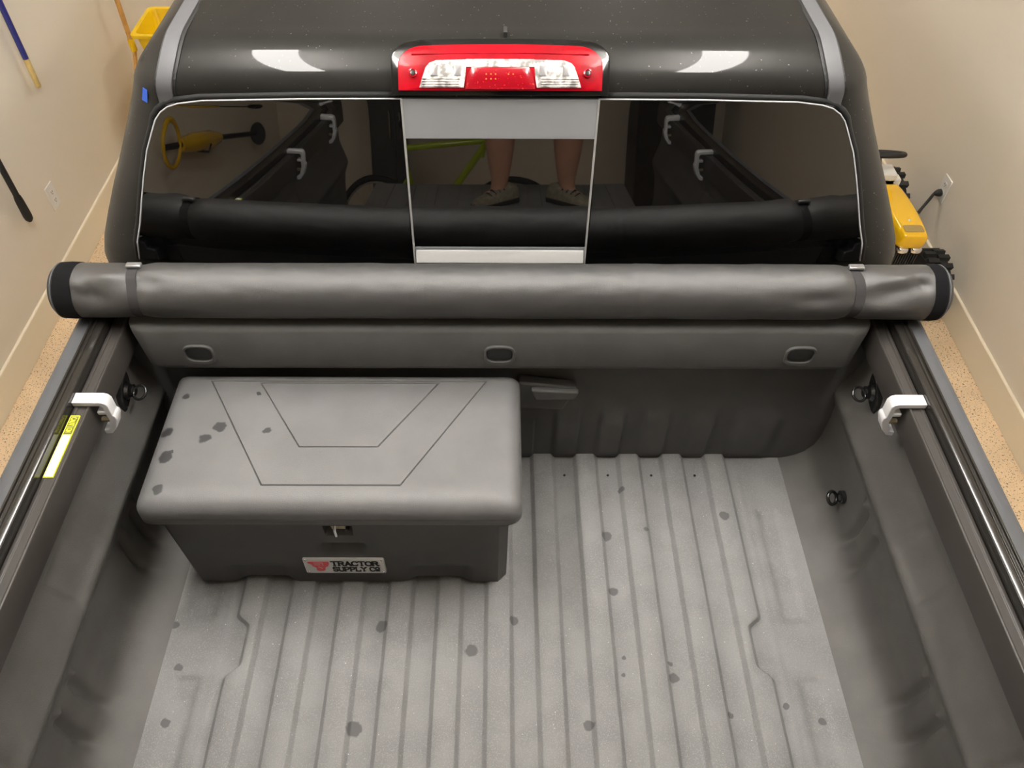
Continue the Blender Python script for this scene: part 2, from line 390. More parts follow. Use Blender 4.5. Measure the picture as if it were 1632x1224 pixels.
def superel(a, b, n=28, p=3.2):
    return [(math.copysign(abs(math.cos(t))**(2/p)*a, math.cos(t)), math.copysign(abs(math.sin(t))**(2/p)*b, math.sin(t))) for t in [2*math.pi*i/n for i in range(n)]]
for hx in (-.672, 0, .673):
    bm = B(); rings = []
    for a, b, d in ((.036, .030, 0), (.034, .028, .006), (.030, .022, .006), (.028, .020, .001)):
        rings.append([(hx+u, -.0535+(.468+v-.44)*.02-d, .466+v-.004*(a-.028)/.008) for u, v in superel(a, b)])
    loft(bm, rings, cap=False); mk('plug_rim', bm, 'bulk', BK, smooth=40)
    bm = B(); rings = [[(hx+u, -.0535+(.468+v-.44)*.02-d, .468+v) for u, v in superel(a, b)] for a, b, d in ((.0285, .0205, 0), (.0275, .0195, .004), (.022, .015, .0055))]
    loft(bm, rings); mk('hole_plug', bm, 'ink', BK, smooth=40, label='black oval rubber plug')
# pad bolted on the bulkhead beside the box
bm = B(); prism(bm, [(.045, .345), (.188, .322), (.157, .243), (.045, .247)], 'y', -.004, -.034); mk('bracket_pad', bm, 'bulk', BK, bev=.006)
bm = B(); prism(bm, [(.075, .334), (.190, .326), (.180, .300), (.085, .297)], 'y', -.034, -.050); mk('bracket_flange', bm, 'bulk', BK, bev=.004)
# rail caps and outer bedsides
bm = B(); prism(bm, [(.872, .470), (.872, .5125), (.8925, .515), (.894, .537), (.915, .540), (.929, .534), (.936, .518), (.938, .476)], 'y', .06, -1.76)
RC = mk('bed_rail_cap', bm, 'capplastic', TR, bev=.004); mirror_dup(RC, TR)
def out_x(z):
    return .930+.062*sm(.52, .15, z)-.02*sm(-.05, -.35, z)
def arch_z(y):
    d = abs(y+1.26); return -.35 if d > .48 else -.35+.30*math.sqrt(1-(d/.48)**2)
bm = B(); grid(bm, lambda y, t: (out_x(.50+(arch_z(y)-.50)*t), y, .50+(arch_z(y)-.50)*t), lin(.06, -1.78, 80), lin(0, 1, 16))
OB = mk('outer_bedside', bm, 'paint', TR, smooth=60); mirror_dup(OB, TR)
# lowered tailgate
bm = B(); box(bm, -.80, .80, -2.34, -1.79, -.05, .006); TG = mk('tailgate', bm, 'liner', TR, bev=.008, label='lowered tailgate')
for i in range(-6, 7):
    bm = B(); box(bm, .116*i-.025, .116*i+.025, -2.30, -1.83, .006, .012); mk('tailgate_rib', bm, 'liner', TG, bev=.002)
# tie-downs high on the walls
def tie_down(sg):
    c = Vector((sg*.860, -.095, .384)); d = Vector((0, .707, .707)); s = Vector((0, -.707, .707)); nrm = Vector((-sg, 0, 0))
    bm = B(); rings = []
    for h, k in ((-.012, 1), (.004, 1), (.009, .9)):
        ring = []
        for i in range(24):
            a = 2*math.pi*i/24
            u = math.cos(a); v = math.sin(a)
            ring.append(c+d*(.050*k*math.copysign(abs(u)**1.0, u))+s*(.023*k*math.copysign(abs(v)**1.7, v))+nrm*h)
        rings.append(ring)
    loft(bm, rings); t = mk('tie_down', bm, 'steel', TR, smooth=45, label='black steel tie-down with a ring')
    bm = B(); lathe(bm, [(.021, 0), (.021, .006), (.015, .012), (.015, .020), (.010, .024)], c+nrm*.006, nrm, 20); mk('boss', bm, 'steel', t, smooth=40)
    bm = B(); torus(bm, c+nrm*.044+Vector((0, -.010, .006)), .0165, .0032, (.25*sg, -.45, .86), 28, 8); mk('ring', bm, 'steel', t, smooth=180)
tie_down(1); tie_down(-1)
bm = B(); lathe(bm, [(.016, -.01), (.016, .006), (.010, .010)], (.842, -.20, .112), (-1, 0, 0), 16)
t = mk('lower_tie_down', bm, 'steel', TR, smooth=40, label='small black tie-down ring low on the wall')
bm = B(); torus(bm, (.818, -.20, .108), .016, .0042, (.5, -.5, .7), 24, 8); mk('ring', bm, 'steel', t, smooth=180)

# ---- cab
def bowpt(x, y, z):                                    # the cab's rear is bowed in plan and its roof is crowned
    q = min(1, (abs(x)/.84)**2)
    return (x, y+(.038*q-.004)*(1-sm(.30, .9, y))*(1-.45*sm(.93, .985, z)), z-.021*q*sm(.62, .93, z)*(1-.4*sm(.93, .985, z)))
def bowbm(bm):
    for v in bm.verts: v.co = bowpt(*v.co)
RA, RB = .112, .085
ZT = .945+RB
G_T = math.tan(R(9.0))
def yr(z): return .14+(max(z, .58)-.58)*G_T
def cw(z): return .965-(z-.53)*(.197/.41) if z > .53 else .965+.025*sm(.53, .2, z)-.02*sm(-.1, -.4, z)
def yf(z): return 2.35-(z-.50)*1.25 if z > .50 else 2.35
def outline(x, y0, y1, r, z):
    pts = []
    for cx, cy, a0 in ((x-r, y1-r, 0), (-x+r, y1-r, 90), (-x+r, y0+r, 180), (x-r, y0+r, 270)):
        for i in range(9): pts.append((cx+r*math.cos(R(a0+90*i/8)), cy+r*math.sin(R(a0+90*i/8)), z))
    out = []
    for i, p in enumerate(pts):                       # subdivide the straight runs
        q = pts[(i+1) % len(pts)]; out.append(p)
        if i % 9 == 8:
            for k in range(1, 12): out.append(tuple(p[j]+(q[j]-p[j])*k/12 for j in range(3)))
    return out
bm = B(); rings = []
for z in (-.40, -.37, -.2, 0, .2, .35, .45, .52, .56, .62, .70, .78, .86, .91, .945):
    rings.append(outline(cw(z)-(.02 if z < -.38 else 0), yr(z), yf(z), .095-.012*sm(.5, .95, z), z))
for a in lin(7.5, 90, 11):
    u = math.sin(R(a)); k = 1-math.cos(R(a))
    rings.append(outline(cw(.945)-.095*k-.45*RB*u*math.cos(R(a)), yr(.945)+RA*k, yf(.945)-.137*k, .083+.02*k, .945+RB*u))
x1, y0, y1 = cw(.945)-.095, yr(.945)+RA, yf(.945)-.137
for s in (.97, .9, .8, .65, .45, .25, .08):
    ym = (y0+y1)/2
    rings.append(outline(x1*s, ym-(ym-y0)*s, ym+(y1-ym)*s, .103*s, ZT+.028*(1-s*s)))
loft(bm, rings); bowbm(bm); CAB = mk('cab_shell', bm, 'paint', TR, smooth=50, label='dark metallic cab with dusty specks')
def roll(phi, off=0):                                  # the rounded rear edge of the roof
    c, s = math.cos(R(phi)), math.sin(R(phi)); n = Vector((-c/RA, s/RB)).normalized()
    return (yr(.945)+RA*(1-c)+n.x*off, .945+RB*s+n.y*off)
for sg in (1, -1):
    bm = B(); path = [(.1995, .930)]+[roll(a) for a in lin(0, 90, 12)]+[(y, ZT+.0005+.0008*i) for i, y in enumerate((.45, .7, 1.0, 1.3, 1.55))]
    pu = [(yr(.93)-.006, .932)]+[roll(a, .006) for a in lin(0, 90, 12)]+[(y, ZT+.0065+.0008*i) for i, y in enumerate((.45, .7, 1.0, 1.3, 1.55))]
    rings = [[(sg*(.659-d), a[0], a[1]-.004), (sg*(.659-d), b[0], b[1]), (sg*(.675-d), b[0]-.0008, b[1]+.0008), (sg*(.690-d), b[0], b[1]), (sg*(.690-d), a[0], a[1]-.004)] for a, b, d in [(a, b, .022*sm(.94, ZT, a[1])) for a, b in zip(path, pu)]]
    loft(bm, rings); bowbm(bm); mk('roof_strip', bm, 'strip', TR, smooth=50, label='grey ditch strip')
    for xx in (.656, .6925):                           # dark seams either side of the strip
        bm = B(); pw = [(y, z) for y, z in [roll(a, .0015) for a in lin(0, 90, 12)]+[(y, ZT+.003+.0008*i) for i, y in enumerate((.45, .7, 1.0, 1.3, 1.55))]]
        loft(bm, [[(sg*(xx-d-.003), y, z), (sg*(xx-d+.003), y, z), (sg*(xx-d+.003), y+.004, z-.006), (sg*(xx-d-.003), y+.004, z-.006)] for y, z, d in [(y, z, .022*sm(.94, ZT, z)) for y, z in pw]]); bowbm(bm); mk('seam', bm, 'blackmatte', TR)
# side windows and doors
for sg in (1, -1):
    for (ya, yb) in ((.46, 1.12), (1.18, 1.95)):
        bm = B(); grid(bm, lambda y, z: (sg*(cw(z)+.003), y if y < 1.9 else min(y, yf(z)-.2), z), lin(ya, yb, 10), lin(.56, .90, 8)); mk('side_window', bm, 'sideglass', CAB, smooth=60)
    for ya in (.40, 1.15):
        bm = B(); box(bm, sg*(cw(.3)-.001), sg*(cw(.3)+.002), ya-.004, ya+.004, -.25, .54); mk('door_seam', bm, 'hole', CAB)
    for ya in (.50, 1.25):
        bm = B(); tube(bm, [(sg*(cw(.40)), ya, .40), (sg*(cw(.40)+.035), ya+.02, .40), (sg*(cw(.40)+.035), ya+.17, .40), (sg*(cw(.40)), ya+.19, .40)], .012, 10); mk('door_handle', bm, 'chrome', CAB, smooth=50)
    bm = B(); grid(bm, lambda y, z: (sg*(cw(z)+.004), y, z), [.452, .462], lin(.55, .91, 6)); mk('window_trim', bm, 'blackgloss', CAB)
from mathutils.bvhtree import BVHTree
CABT = BVHTree.FromPolygons([v.co+world(CAB) for v in CAB.data.vertices], [tuple(p.vertices) for p in CAB.data.polygons])
def on_cab(x, z, off):                                 # point on the rear of the cab
    h = CABT.ray_cast(Vector((x, -1, z+ZB)), Vector((0, 1, 0)))
    return (x, h[0].y-off, z)
bm = B(); q = [(-.733, .918), (-.722, .945), (-.712, .943), (-.720, .916)]
loft(bm, [[on_cab(x, z, o) for x, z in q] for o in (-.001, .0015)]); mk('tape_piece', bm, 'tape', TR, label='scrap of blue masking tape')
# rear window
RW = thing('rear_window', 'dark tinted sliding rear window', None, (0, .17, .574)); del RW['label']; RW.parent = TR; RW.location = Vector((0, .17, .574+ZB))-world(TR); RW['label'] = 'dark tinted sliding rear window'
def gp(x, z, off):
    p = bowpt(x, yr(z)-off, z); return p
OUT = [(.842, .552), (.832, .60), (.811, .65), (.792, .706), (.770, .77), (.746, .833), (.718, .886), (.708, .903), (.694, .918), (.676, .929), (.652, .936), (.60, .942), (.40, .946), (.196, .947)]
def plate(pts, off0, off1, m, name, parent, **k):
    bm = B(); A = [bm.verts.new(gp(x, z, off0)) for x, z in pts]; C = [bm.verts.new(gp(x, z, off1)) for x, z in pts]
    n = len(pts); bm.faces.new(A); bm.faces.new(C)
    for i in range(n): bm.faces.new((A[i], A[(i+1) % n], C[(i+1) % n], C[i]))
    return mk(name, bm, m, parent, **k)
def fan(pts_out, xin, off0, off1, m, name, parent, sg):   # pane built in columns so that it can curve
    bm = B(); us = lin(0, 1, 10)
    def f(u, v):
        i = v; x, z = pts_out[i]; xx = xin+(x-xin)*u
        return gp(sg*xx, z, off1)
    grid(bm, f, us, range(len(pts_out)))
    return mk(name, bm, m, parent, smooth=60)
PO = [(x, z) for x, z in OUT]
for sg in (1, -1):
    bm = B(); zs = [z for x, z in OUT[:-1]]
    grid(bm, lambda u, i: gp(sg*(.199+(OUT[i][0]-.199)*u), OUT[i][1]+(.946-.942)*0+(1-u)*(.947-OUT[i][1])*(sm(.90, .946, OUT[i][1])), .006), lin(0, 1, 16), range(len(OUT)-1))
    mk('window_pane', bm, 'glass', RW, smooth=60)
    bm = B(); pts = [gp(sg*x, z, .0075) for x, z in OUT]
    tube(bm, pts, .0016, 6); mk('pane_edge_reflection', bm, 'edge_reflection', RW, smooth=180)  # thin pale line painting the reflection at the pane's rim
    bm = B(); pts = [gp(sg*(x+.006), z+(.006 if z > .90 else 0), .003) for x, z in OUT]
    tube(bm, pts, .0055, 8); mk('window_seal', bm, 'hole', RW, smooth=180)
    bm = B(); box(bm, sg*.1945, sg*.1985, 0, 1, 0, 1)
    for v in bm.verts:
        z = .556 if v.co.z < .5 else .947; v.co = Vector(gp(v.co.x*(1 if z > .7 else .985), z, .010 if v.co.y < .5 else .002))
    mk('slider_trim', bm, 'silver', RW)
plate([(-.196, .556), (.196, .556), (.196, .612), (-.196, .612)], .001, .004, 'panel', 'slider_frame', RW)
plate([(-.195, .604), (.195, .604), (.195, .866), (-.195, .866)], .001, .003, 'glass', 'slider_pane', RW)
plate([(-.1955, .866), (.1955, .866), (.1945, .9465), (-.1945, .9465)], .001, .0085, 'panel', 'slider_panel', RW, bev=.001, label='flat grey panel above the sliding pane')
bm = B(); sec = [(.0, .578), (-.016, .576), (-.018, .580), (-.006, .604), (.0, .605)]
loft(bm, [[(x, yr(z)+y, z) for y, z in sec] for x in (-.190, .190)]); mk('sill', bm, 'silver', RW, bev=.001, label='silver sill below the sliding pane')
# third brake light on the rounded roof edge
BL = thing('brake_light', 'x', None, (0, .24, .95)); BL.parent = TR; BL.location = Vector((0, .24, .95+ZB))-world(TR); BL['label'] = 'red high-mounted brake light with two clear lenses'; 
PH0, PH1 = 7.0, 60.0
def bl(u, v, off):                                     # u: x in metres, v: 0 at the lower edge, 1 at the upper edge
    y, z = roll(PH0+(PH1-PH0)*v, off); return bowpt(u, y, z)
def bl_plate(name, poly, o0, o1, m, parent, dome=0, **k):
    n = len(poly); cxm = sum(p[0] for p in poly)/n; cvm = sum(p[1] for p in poly)/n
    bm = B(); rings = []
    for s, o in ((1, o0), (1, o1-.001), (.985, o1), (.7, o1+dome*.6), (.4, o1+dome*.9), (.05, o1+dome)):
        rings.append([bl(cxm+(u-cxm)*s, cvm+(v-cvm)*s, o) for u, v in poly])
    loft(bm, rings); return mk(name, bm, m, parent, **k)
def arch_poly(hw, v0, v1, ru, rv, n=8, sag=.03, N=20):
    pts = [(-hw, v0)]+[(-hw+2*hw*i/N, v0) for i in range(1, N)]+[(hw, v0)]
    for i in range(n+1):
        a = R(90*i/n); pts.append((hw-ru+ru*math.cos(a), v1-rv+rv*math.sin(a)-sag))
    pts += [(u, v1-sag*(u/(hw-ru))**2) for u in [(hw-ru)*(1-2*i/N) for i in range(1, N)]]
    for i in range(n+1):
        a = R(90+90*i/n); pts.append((-hw+ru+ru*math.cos(a), v1-rv+rv*math.sin(a)-sag))
    return pts
bl_plate('housing', arch_poly(.213, .0, 1.09, .055, .42), -.01, .016, 'blackgloss', BL, smooth=50)
bl_plate('red_lens', arch_poly(.199, .10, .94, .050, .38), .010, .020, 'red', BL, .002, smooth=50)
CL = [(-.158, .14), (-.036, .14), (.036, .14), (.158, .14), (.148, .50), (.138, .60), (.122, .645), (.05, .66), (-.05, .66), (-.122, .645), (-.138, .60), (-.148, .50)]
for sg in (1, -1):
    bl_plate('clear_lens', [(sg*.158, .16), (sg*.152, .32), (sg*.145, .50), (sg*.138, .58), (sg*.124, .625), (sg*.066, .64), (sg*.066, .50), (sg*.068, .32), (sg*.071, .16)], .018, .0235, 'clear', BL, .001, smooth=50)
    for k in range(4):
        bm = B(); a = [bl(sg*(.080+.0), .19+.042*k, .0245), bl(sg*.152, .19+.042*k, .0245)]; tube(bm, [a[0], a[1]], .0012, 6); mk('lens_rib', bm, 'clear', BL)
    for u0 in (.083, .128):
        bl_plate('bulb_socket', [(sg*(u0-.007), .36), (sg*(u0+.007), .36), (sg*(u0+.007), .54), (sg*(u0-.007), .54)], .0235, .0255, 'rim', BL)
    bm = B(); y, z = roll(PH0+(PH1-PH0)*.40, .021); nn = Vector((0, -math.cos(R(27))*.067, .137*math.sin(R(27)))).normalized()
    lathe(bm, [(.0085, -.004), (.0085, .002), (.006, .003), (.0055, .0005), (.003, .0005)], (sg*.170, y, z), (0, -.72, .69), 16); s = mk('screw', bm, 'darkred', BL, smooth=40)
    bm = B(); lathe(bm, [(.0045, -.004), (.0045, .0022), (.002, .0026)], (sg*.170, y, z), (0, -.72, .69), 12); mk('screw_head', bm, 'steel', s, smooth=40)
bm = B(); tube(bm, [bl(-.172+.0172*i, .755-.02*((i-10)/10)**2, .0215) for i in range(21)], .0012, 6); mk('lens_ridge', bm, 'red', BL, smooth=60)
bl_plate('clear_bridge', [(-.066, .51), (.066, .51), (.072, .58), (.066, .645), (-.066, .645), (-.072, .58)], .018, .0235, 'clear', BL, 0, smooth=50)
bl_plate('centre_lens', [(-.068, .14), (.068, .14), (.063, .40), (.056, .50), (-.056, .50), (-.063, .40)], .019, .0265, 'darkred', BL, .002, smooth=50)
for sx in (-.027, -.018, -.009, .016, .025):
    for vv in (.31, .385):
        if sx > 0 and vv < .35: continue
        bl_plate('led', [(sx-.0012, vv-.009), (sx+.0012, vv-.009), (sx+.0012, vv+.009), (sx-.0012, vv+.009)], .027, .0293, 'ledred', BL)
bm = B(); y, z = roll(80, .002); box(bm, .006, .014, y-.012, y+.012, z-.004, z+.008); mk('roof_clip', bm, 'blackmatte', TR, bev=.001)
# hood, wheels
bm = B(); rings = [outline(w_, 2.30, 3.85-d, .14, z) for w_, d, z in ((.93, .0, -.40), (.96, 0, -.2), (.96, 0, .1), (.94, .02, .26), (.90, .06, .34), (.80, .14, .385), (.5, .4, .41), (.1, .7, .415))]
loft(bm, rings); mk('hood', bm, 'paint', TR, smooth=50)
for sg in (1, -1):
    for wy in (-1.26, 2.9):
        bm = B(); lathe(bm, [(.22, -.13), (.36, -.13), (.395, -.10), (.40, 0), (.395, .10), (.36, .13), (.22, .13)], (sg*.80, wy, -.47), (1, 0, 0), 40); t = mk('tyre', bm, 'tyre', TR, smooth=40)
        bm = B(); lathe(bm, [(.06, -.06), (.10, .08), (.22, .105), (.235, .12), (.22, .10), (.20, -.10)], (sg*.80, wy, -.47), (sg, 0, 0), 32); mk('wheel_rim', bm, 'rim', t, smooth=40)

# ------------------------------------------------------------------ tonneau cover
TC = thing('tonneau_cover', 'rolled-up black vinyl truck bed cover strapped behind the cab', 'bed cover', (0, .0055, .541))
CY, CZ, CR = .0055, .600, .0592
def roll_r(x, a):
    r = CR
    for xs_, amp in ((-.774, .0055), (.754, .0065)):
        r -= amp*math.exp(-((x-xs_)/.022)**2)
    a = (180-a) % 360; x = x/1.025
    for (x0, a0, wx, wa, amp, sk) in ((-.835, 150, .035, 20, -0.0090, 220), (-.80, 110, .05, 14, 0.0045, -60), (-.72, 120, .030, 16, -0.0060, 60), (.66, 155, .045, 15, -0.0075, -60), (.80, 140, .055, 22, -0.0105, -150), (.83, 110, .05, 12, 0.0060, -160), (.86, 118, .022, 14, -0.0090, 350), (.79, 175, .05, 12, .003, 0), (.70, 110, .03, 14, .002, 0), (-.86, 130, .02, 14, .003, 500)):
        da = (a-(a0+sk*(x-x0))+180) % 360-180
        r += amp*math.exp(-((x-x0)/wx)**2-(da/wa)**2)
    r += .0012*mn.noise(Vector((x*9, a*.02, 0)))+.0008*mn.noise(Vector((x*25, a*.05, 3)))
    if abs(x-.285) < .004 or abs(x+.148) < .003: r += .0007
    return r
bm = B(); NA = 72; xsr = lin(-.925, .925, 370)
rings = [[(x, CY-math.cos(R(k*360/NA))*roll_r(x, k*360/NA)*(-1 if False else 1)*-1*-1, CZ+math.sin(R(k*360/NA))*roll_r(x, k*360/NA)) for k in range(NA)] for x in xsr]
loft(bm, rings); mk('cover_roll', bm, 'vinyl', TC, smooth=60)
for sg in (-1, 1):
    x0, x1 = (.897, .936) if sg < 0 else (.911, .938)
    bm = B(); lathe(bm, [(CR-.004, 0), (CR+.0015, .001), (CR+.0022, .02), (CR+.0012, x1-x0), (CR-.006, x1-x0+.001)], (sg*x0, CY, CZ), (sg, 0, 0), 64); mk('end_band', bm, 'velcro', TC, smooth=50, label='black hook-and-loop band')
    bm = B(); lathe(bm, [(CR-.002, 0), (CR-.001, .006), (CR-.004, .010), (CR-.008, .014), (CR-.016, .018), (.01, .019)], (sg*x1, CY, CZ), (sg, 0, 0), 64); mk('end_cap', bm, 'blackmatte', TC, smooth=40)
    bm = B(); torus(bm, (sg*(x1+.004), CY, CZ), CR-.0005, .0018, (1, 0, 0), 64, 6); mk('cap_edge', bm, 'capplastic', TC, smooth=180)
    sx = -.774 if sg < 0 else .754
    bm = B(); NN = 72; rings = []
    for k in range(NN+1):
        a = k*360/NN
        rr = [roll_r(sx+d, a)+.0012 for d in (-.0105, 0, .0105)]; rm = max(rr)-.0006
        wob = .004*math.sin(R(a*2+30))
        dirv = (-math.cos(R(a)), math.sin(R(a)))
        rings.append([(sx-.0105+wob, CY+dirv[0]*(rm-.003), CZ+dirv[1]*(rm-.003)), (sx-.0105+wob, CY+dirv[0]*rm, CZ+dirv[1]*rm), (sx+.0105+wob, CY+dirv[0]*rm, CZ+dirv[1]*rm), (sx+.0105+wob, CY+dirv[0]*(rm-.003), CZ+dirv[1]*(rm-.003))])
    loft(bm, rings, cap=False); st = mk('strap', bm, 'strap', TC, smooth=40)
    bm = B(); ca = R(78); cy, cz = CY+math.cos(ca)*(CR+.001), CZ+math.sin(ca)*(CR+.001)
    box(bm, sx-.016, sx+.016, cy-.007, cy+.007, cz-.003, cz+.0045); mk('buckle', bm, 'rim', st, bev=.002)
# ------------------------------------------------------------------ tonneau rails and clamps
def rail(sg, label):
    t = thing('cover_rail', label, 'rail', (sg*.86, -.86, .453), 'rails of the bed cover')
    def P(pr): return [(sg*x, z) for x, z in pr]
    bm = B(); prism(bm, P([(.8265, .453), (.8265, .519), (.8285, .5225), (.8325, .5225), (.8335, .5195), (.850, .5195), (.851, .5215), (.857, .5215), (.860, .519), (.860, .453)]), 'y', .03, -1.74); mk('rail_tube', bm, 'blackrail', t, bev=.0012)
    bm = B(); prism(bm, P([(.8605, .470), (.8605, .5420), (.863, .5440), (.876, .5440), (.877, .5465), (.881, .5465), (.882, .5425), (.886, .5425), (.887, .5470), (.891, .5470), (.8935, .5410), (.8935, .5380), (.892, .5155), (.8715, .5130), (.8715, .470)]), 'y', .03, -1.74); ch = mk('outer_channel', bm, 'channel', t, bev=.0006)
    return t
RL = rail(-1, 'black bed cover rail carrying the yellow caution label')
RR = rail(1, 'black bed cover rail without a label, on the side of the bed opposite the box')
# caution label on the rail beside the box
LZT = .5193
bm = B(); box(bm, -.8575, -.8385, -.428, -.279, LZT, LZT+.0028); LB = mk('caution_label', bm, 'yellow', RL, label='yellow and white caution label')
bm = B(); box(bm, -.8560, -.8400, -.4255, -.3285, LZT+.0026, LZT+.0032); mk('label_text_block', bm, 'labelwhite', LB)
bm = B(); box(bm, -.8555, -.8395, -.3265, -.2815, LZT+.0026, LZT+.0032); mk('label_heading', bm, 'labeldark', LB)
bm = B(); letters(bm, 'CAUTION', .0095, lambda u, v, d: (-.8525+v, -.2845-u, LZT+.0032+d), th=.2, depth=.0006, serif=False, gap=.1, squash=.62); mk('heading_letters', bm, 'yellow', LB)
for k in range(4):
    bm = B(); box(bm, -.8545+.0037*k, -.8537+.0037*k, -.422, -.332, LZT+.0032, LZT+.0034); mk('print_line', bm, 'labelprint', LB)
CLP = [(x+.017, z-.0335) for x, z in [(.843, .5565), (.843, .5685), (.786, .5685), (.778, .5655), (.7735, .557), (.7745, .527), (.7705, .522), (.7705, .512), (.780, .487), (.795, .4685), (.8095, .4665), (.8095, .4785), (.798, .4825), (.7865, .511), (.7870, .530), (.8025, .530), (.8025, .5385), (.7860, .5385), (.7850, .5515), (.790, .5570)]]
def clamp(sg, y, label):
    t = thing('rail_clamp', label, 'clamp', (sg*.82, y, .438), 'aluminium clamps holding the cover rails')
    bm = B(); prism(bm, [(sg*x, z) for x, z in CLP], 'y', y-.0135, y+.0135); mk('clamp_body', bm, 'alu', t, bev=.0015)
    bm = B(); lathe(bm, [(.006, 0), (.006, .018), (.0095, .018), (.0095, .024)], (sg*.8265, y, .466), (-sg, 0, 0), 6); mk('bolt', bm, 'brass', t)
    return t
clamp(-1, -.243, 'silver C-shaped clamp on the rail beside the yellow caution label')
clamp(1, -.243, 'silver C-shaped clamp on the unlabelled rail beside the tie-down ring')
for y, w_ in ((-.95, 'ahead of the wheelhouse end'), (-1.45, 'last before the tailgate')):
    clamp(-1, y, 'silver C-shaped clamp on the labelled rail, '+w_)
    clamp(1, y, 'silver C-shaped clamp on the unlabelled rail, '+w_)

# ------------------------------------------------------------------ tool box
BX = thing('tool_box', 'black plastic storage box with a dusty lid and a silver badge on its front', 'tool box', (-.354, -.215, .009))
X0, X1 = -.727, .017
def feet(x):
    z = 0.0
    for a, b, c, d in ((-.625, -.589, -.505, -.475), (-.235, -.196, -.105, -.072)):
        z = max(z, .021*sm(a, b, x)*(1-sm(c, d, x)))
    return .0162+z
def y_front(x, z):
    y = -.379-.012*(z/.32)
    y += .024*sm(-.377, -.371, x)*(1-sm(-.321, -.315, x))*sm(.247, .256, z)             # latch pocket
    k = sm(-.405, -.375, x)*(1-sm(-.315, -.290, x))
    y += .020*k*sm(.148, .192, z)*(1-sm(.198, .212, z))                                    # hollow above the badge
    for c in (-.56, -.135):
        y += .006*sm(c-.075, c-.055, x)*(1-sm(c+.055, c+.075, x))*(1-sm(.09, .105, z))
    return y
bm = B()
cx_ = sorted(set([X0+.0]+lin(X0+.02, X1-.02, 92)+[-.377,-.374,-.371,-.321,-.318,-.315]+[X1]))
cz_ = [0,.01,.02,.035,.05,.065,.08,.09,.0975,.105,.12,.135,.15,.16,.17,.18,.186,.193,.198,.205,.212,.22,.235,.245,.25,.256,.262,.275,.29,.305,.318]
def round_y(x):
    d = min(x-X0, X1-x); return .02-math.sqrt(max(0, .02**2-(.02-min(d, .02))**2))
def taper(x, z): return -.355+(x+.355)*(1+.012*z/.32)
F = grid(bm, lambda x, z: (taper(x, z), y_front(x, z)+round_y(x), max(z, feet(x)) if z < .03 else z), cx_, cz_)
BKr = grid(bm, lambda x, z: (taper(x, z), -.066+.006*z-round_y(x), max(z, feet(x)) if z < .03 else z), cx_, cz_)
for j in range(len(cz_)-1):
    for i in (0, -1): bm.faces.new((F[j][i], F[j+1][i], BKr[j+1][i], BKr[j][i]))
for i in range(len(cx_)-1):
    bm.faces.new((F[0][i], F[0][i+1], BKr[0][i+1], BKr[0][i])); bm.faces.new((F[-1][i], F[-1][i+1], BKr[-1][i+1], BKr[-1][i]))
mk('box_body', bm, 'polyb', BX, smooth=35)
bm = B(); rings = []
for z, o in ((.292, -.004), (.294, 0), (.311, .001), (.313, -.004)): rings.append([(x, y, z) for x, y in rrect(-.745-o, .040+o, -.394-o, -.046+o, .03)])
loft(bm, rings); mk('box_rim', bm, 'polyb', BX, smooth=35)
bm = B(); rings = []
lx0, lx1, ly0, ly1 = -.757, .049, -.404, -.034
for z, o in ((.3135, .006), (.3135, .001), (.316, 0), (.331, 0), (.333, .0015), (.335, 0), (.348, .001), (.3575, .005), (.366, .0115), (.3725, .021), (.3765, .033), (.378, .047)):
    rings.append([(x, y, z) for x, y in rrect(lx0+o, lx1-o, ly0+o, ly1-o*.35, max(.026, .030-o*.2), 6, .010)])
VR = loft(bm, rings, cap=False); bm.faces.new(VR[0][::-1])
def inset(poly, d):                                    # move every side of a convex polygon inward by d
    n = len(poly); cx = sum(p[0] for p in poly)/n; cy = sum(p[1] for p in poly)/n; out = []
    Ls = []
    for i in range(n):
        a = Vector(poly[i]); b = Vector(poly[(i+1) % n]); t = (b-a).normalized(); nn = Vector((-t.y, t.x))
        if nn.dot(Vector((cx, cy))-a) < 0: nn = -nn
        Ls.append((a+nn*d, t))
    for i in range(n):
        (p, t), (q, u) = Ls[i-1], Ls[i]
        k = ((q-p).x*u.y-(q-p).y*u.x)/(t.x*u.y-t.y*u.x)
        out.append(p+t*k)
    return out
def loop(poly, z): return [bm.verts.new((p[0], p[1], z)) for p in poly]
def groove(poly):
    A = loop(inset(poly, -.0019), .378); C = loop(inset(poly, 0), .3745); D = loop(inset(poly, .0019), .378); n = len(poly)
    for P_, Q_ in ((A, C), (C, D)):
        for i in range(n): bm.faces.new((P_[i], P_[(i+1) % n], Q_[(i+1) % n], Q_[i]))
    return A, D
GA, GD = groove([(-.666, -.060), (-.495, -.347), (-.206, -.347), (-.031, -.060)])
HA, HD = groove([(-.551, -.0655), (-.433, -.248), (-.263, -.248), (-.141, -.0655)])
ring = VR[-1]; mp = (3, 0, 1, 2)
for c in range(4):
    for k in range(7*c, 7*c+6): bm.faces.new((ring[k], ring[k+1], GA[mp[c]]))
    bm.faces.new((ring[7*c+6], ring[(7*c+7) % 28], GA[mp[(c+1) % 4]], GA[mp[c]]))
for i in range(4): bm.faces.new((GD[i], GD[(i+1) % 4], HA[(i+1) % 4], HA[i]))
bm.faces.new(HD)
LID = mk('box_lid', bm, 'poly', BX, smooth=30, label='dusty black lid with dark wet spots and U-shaped grooves')
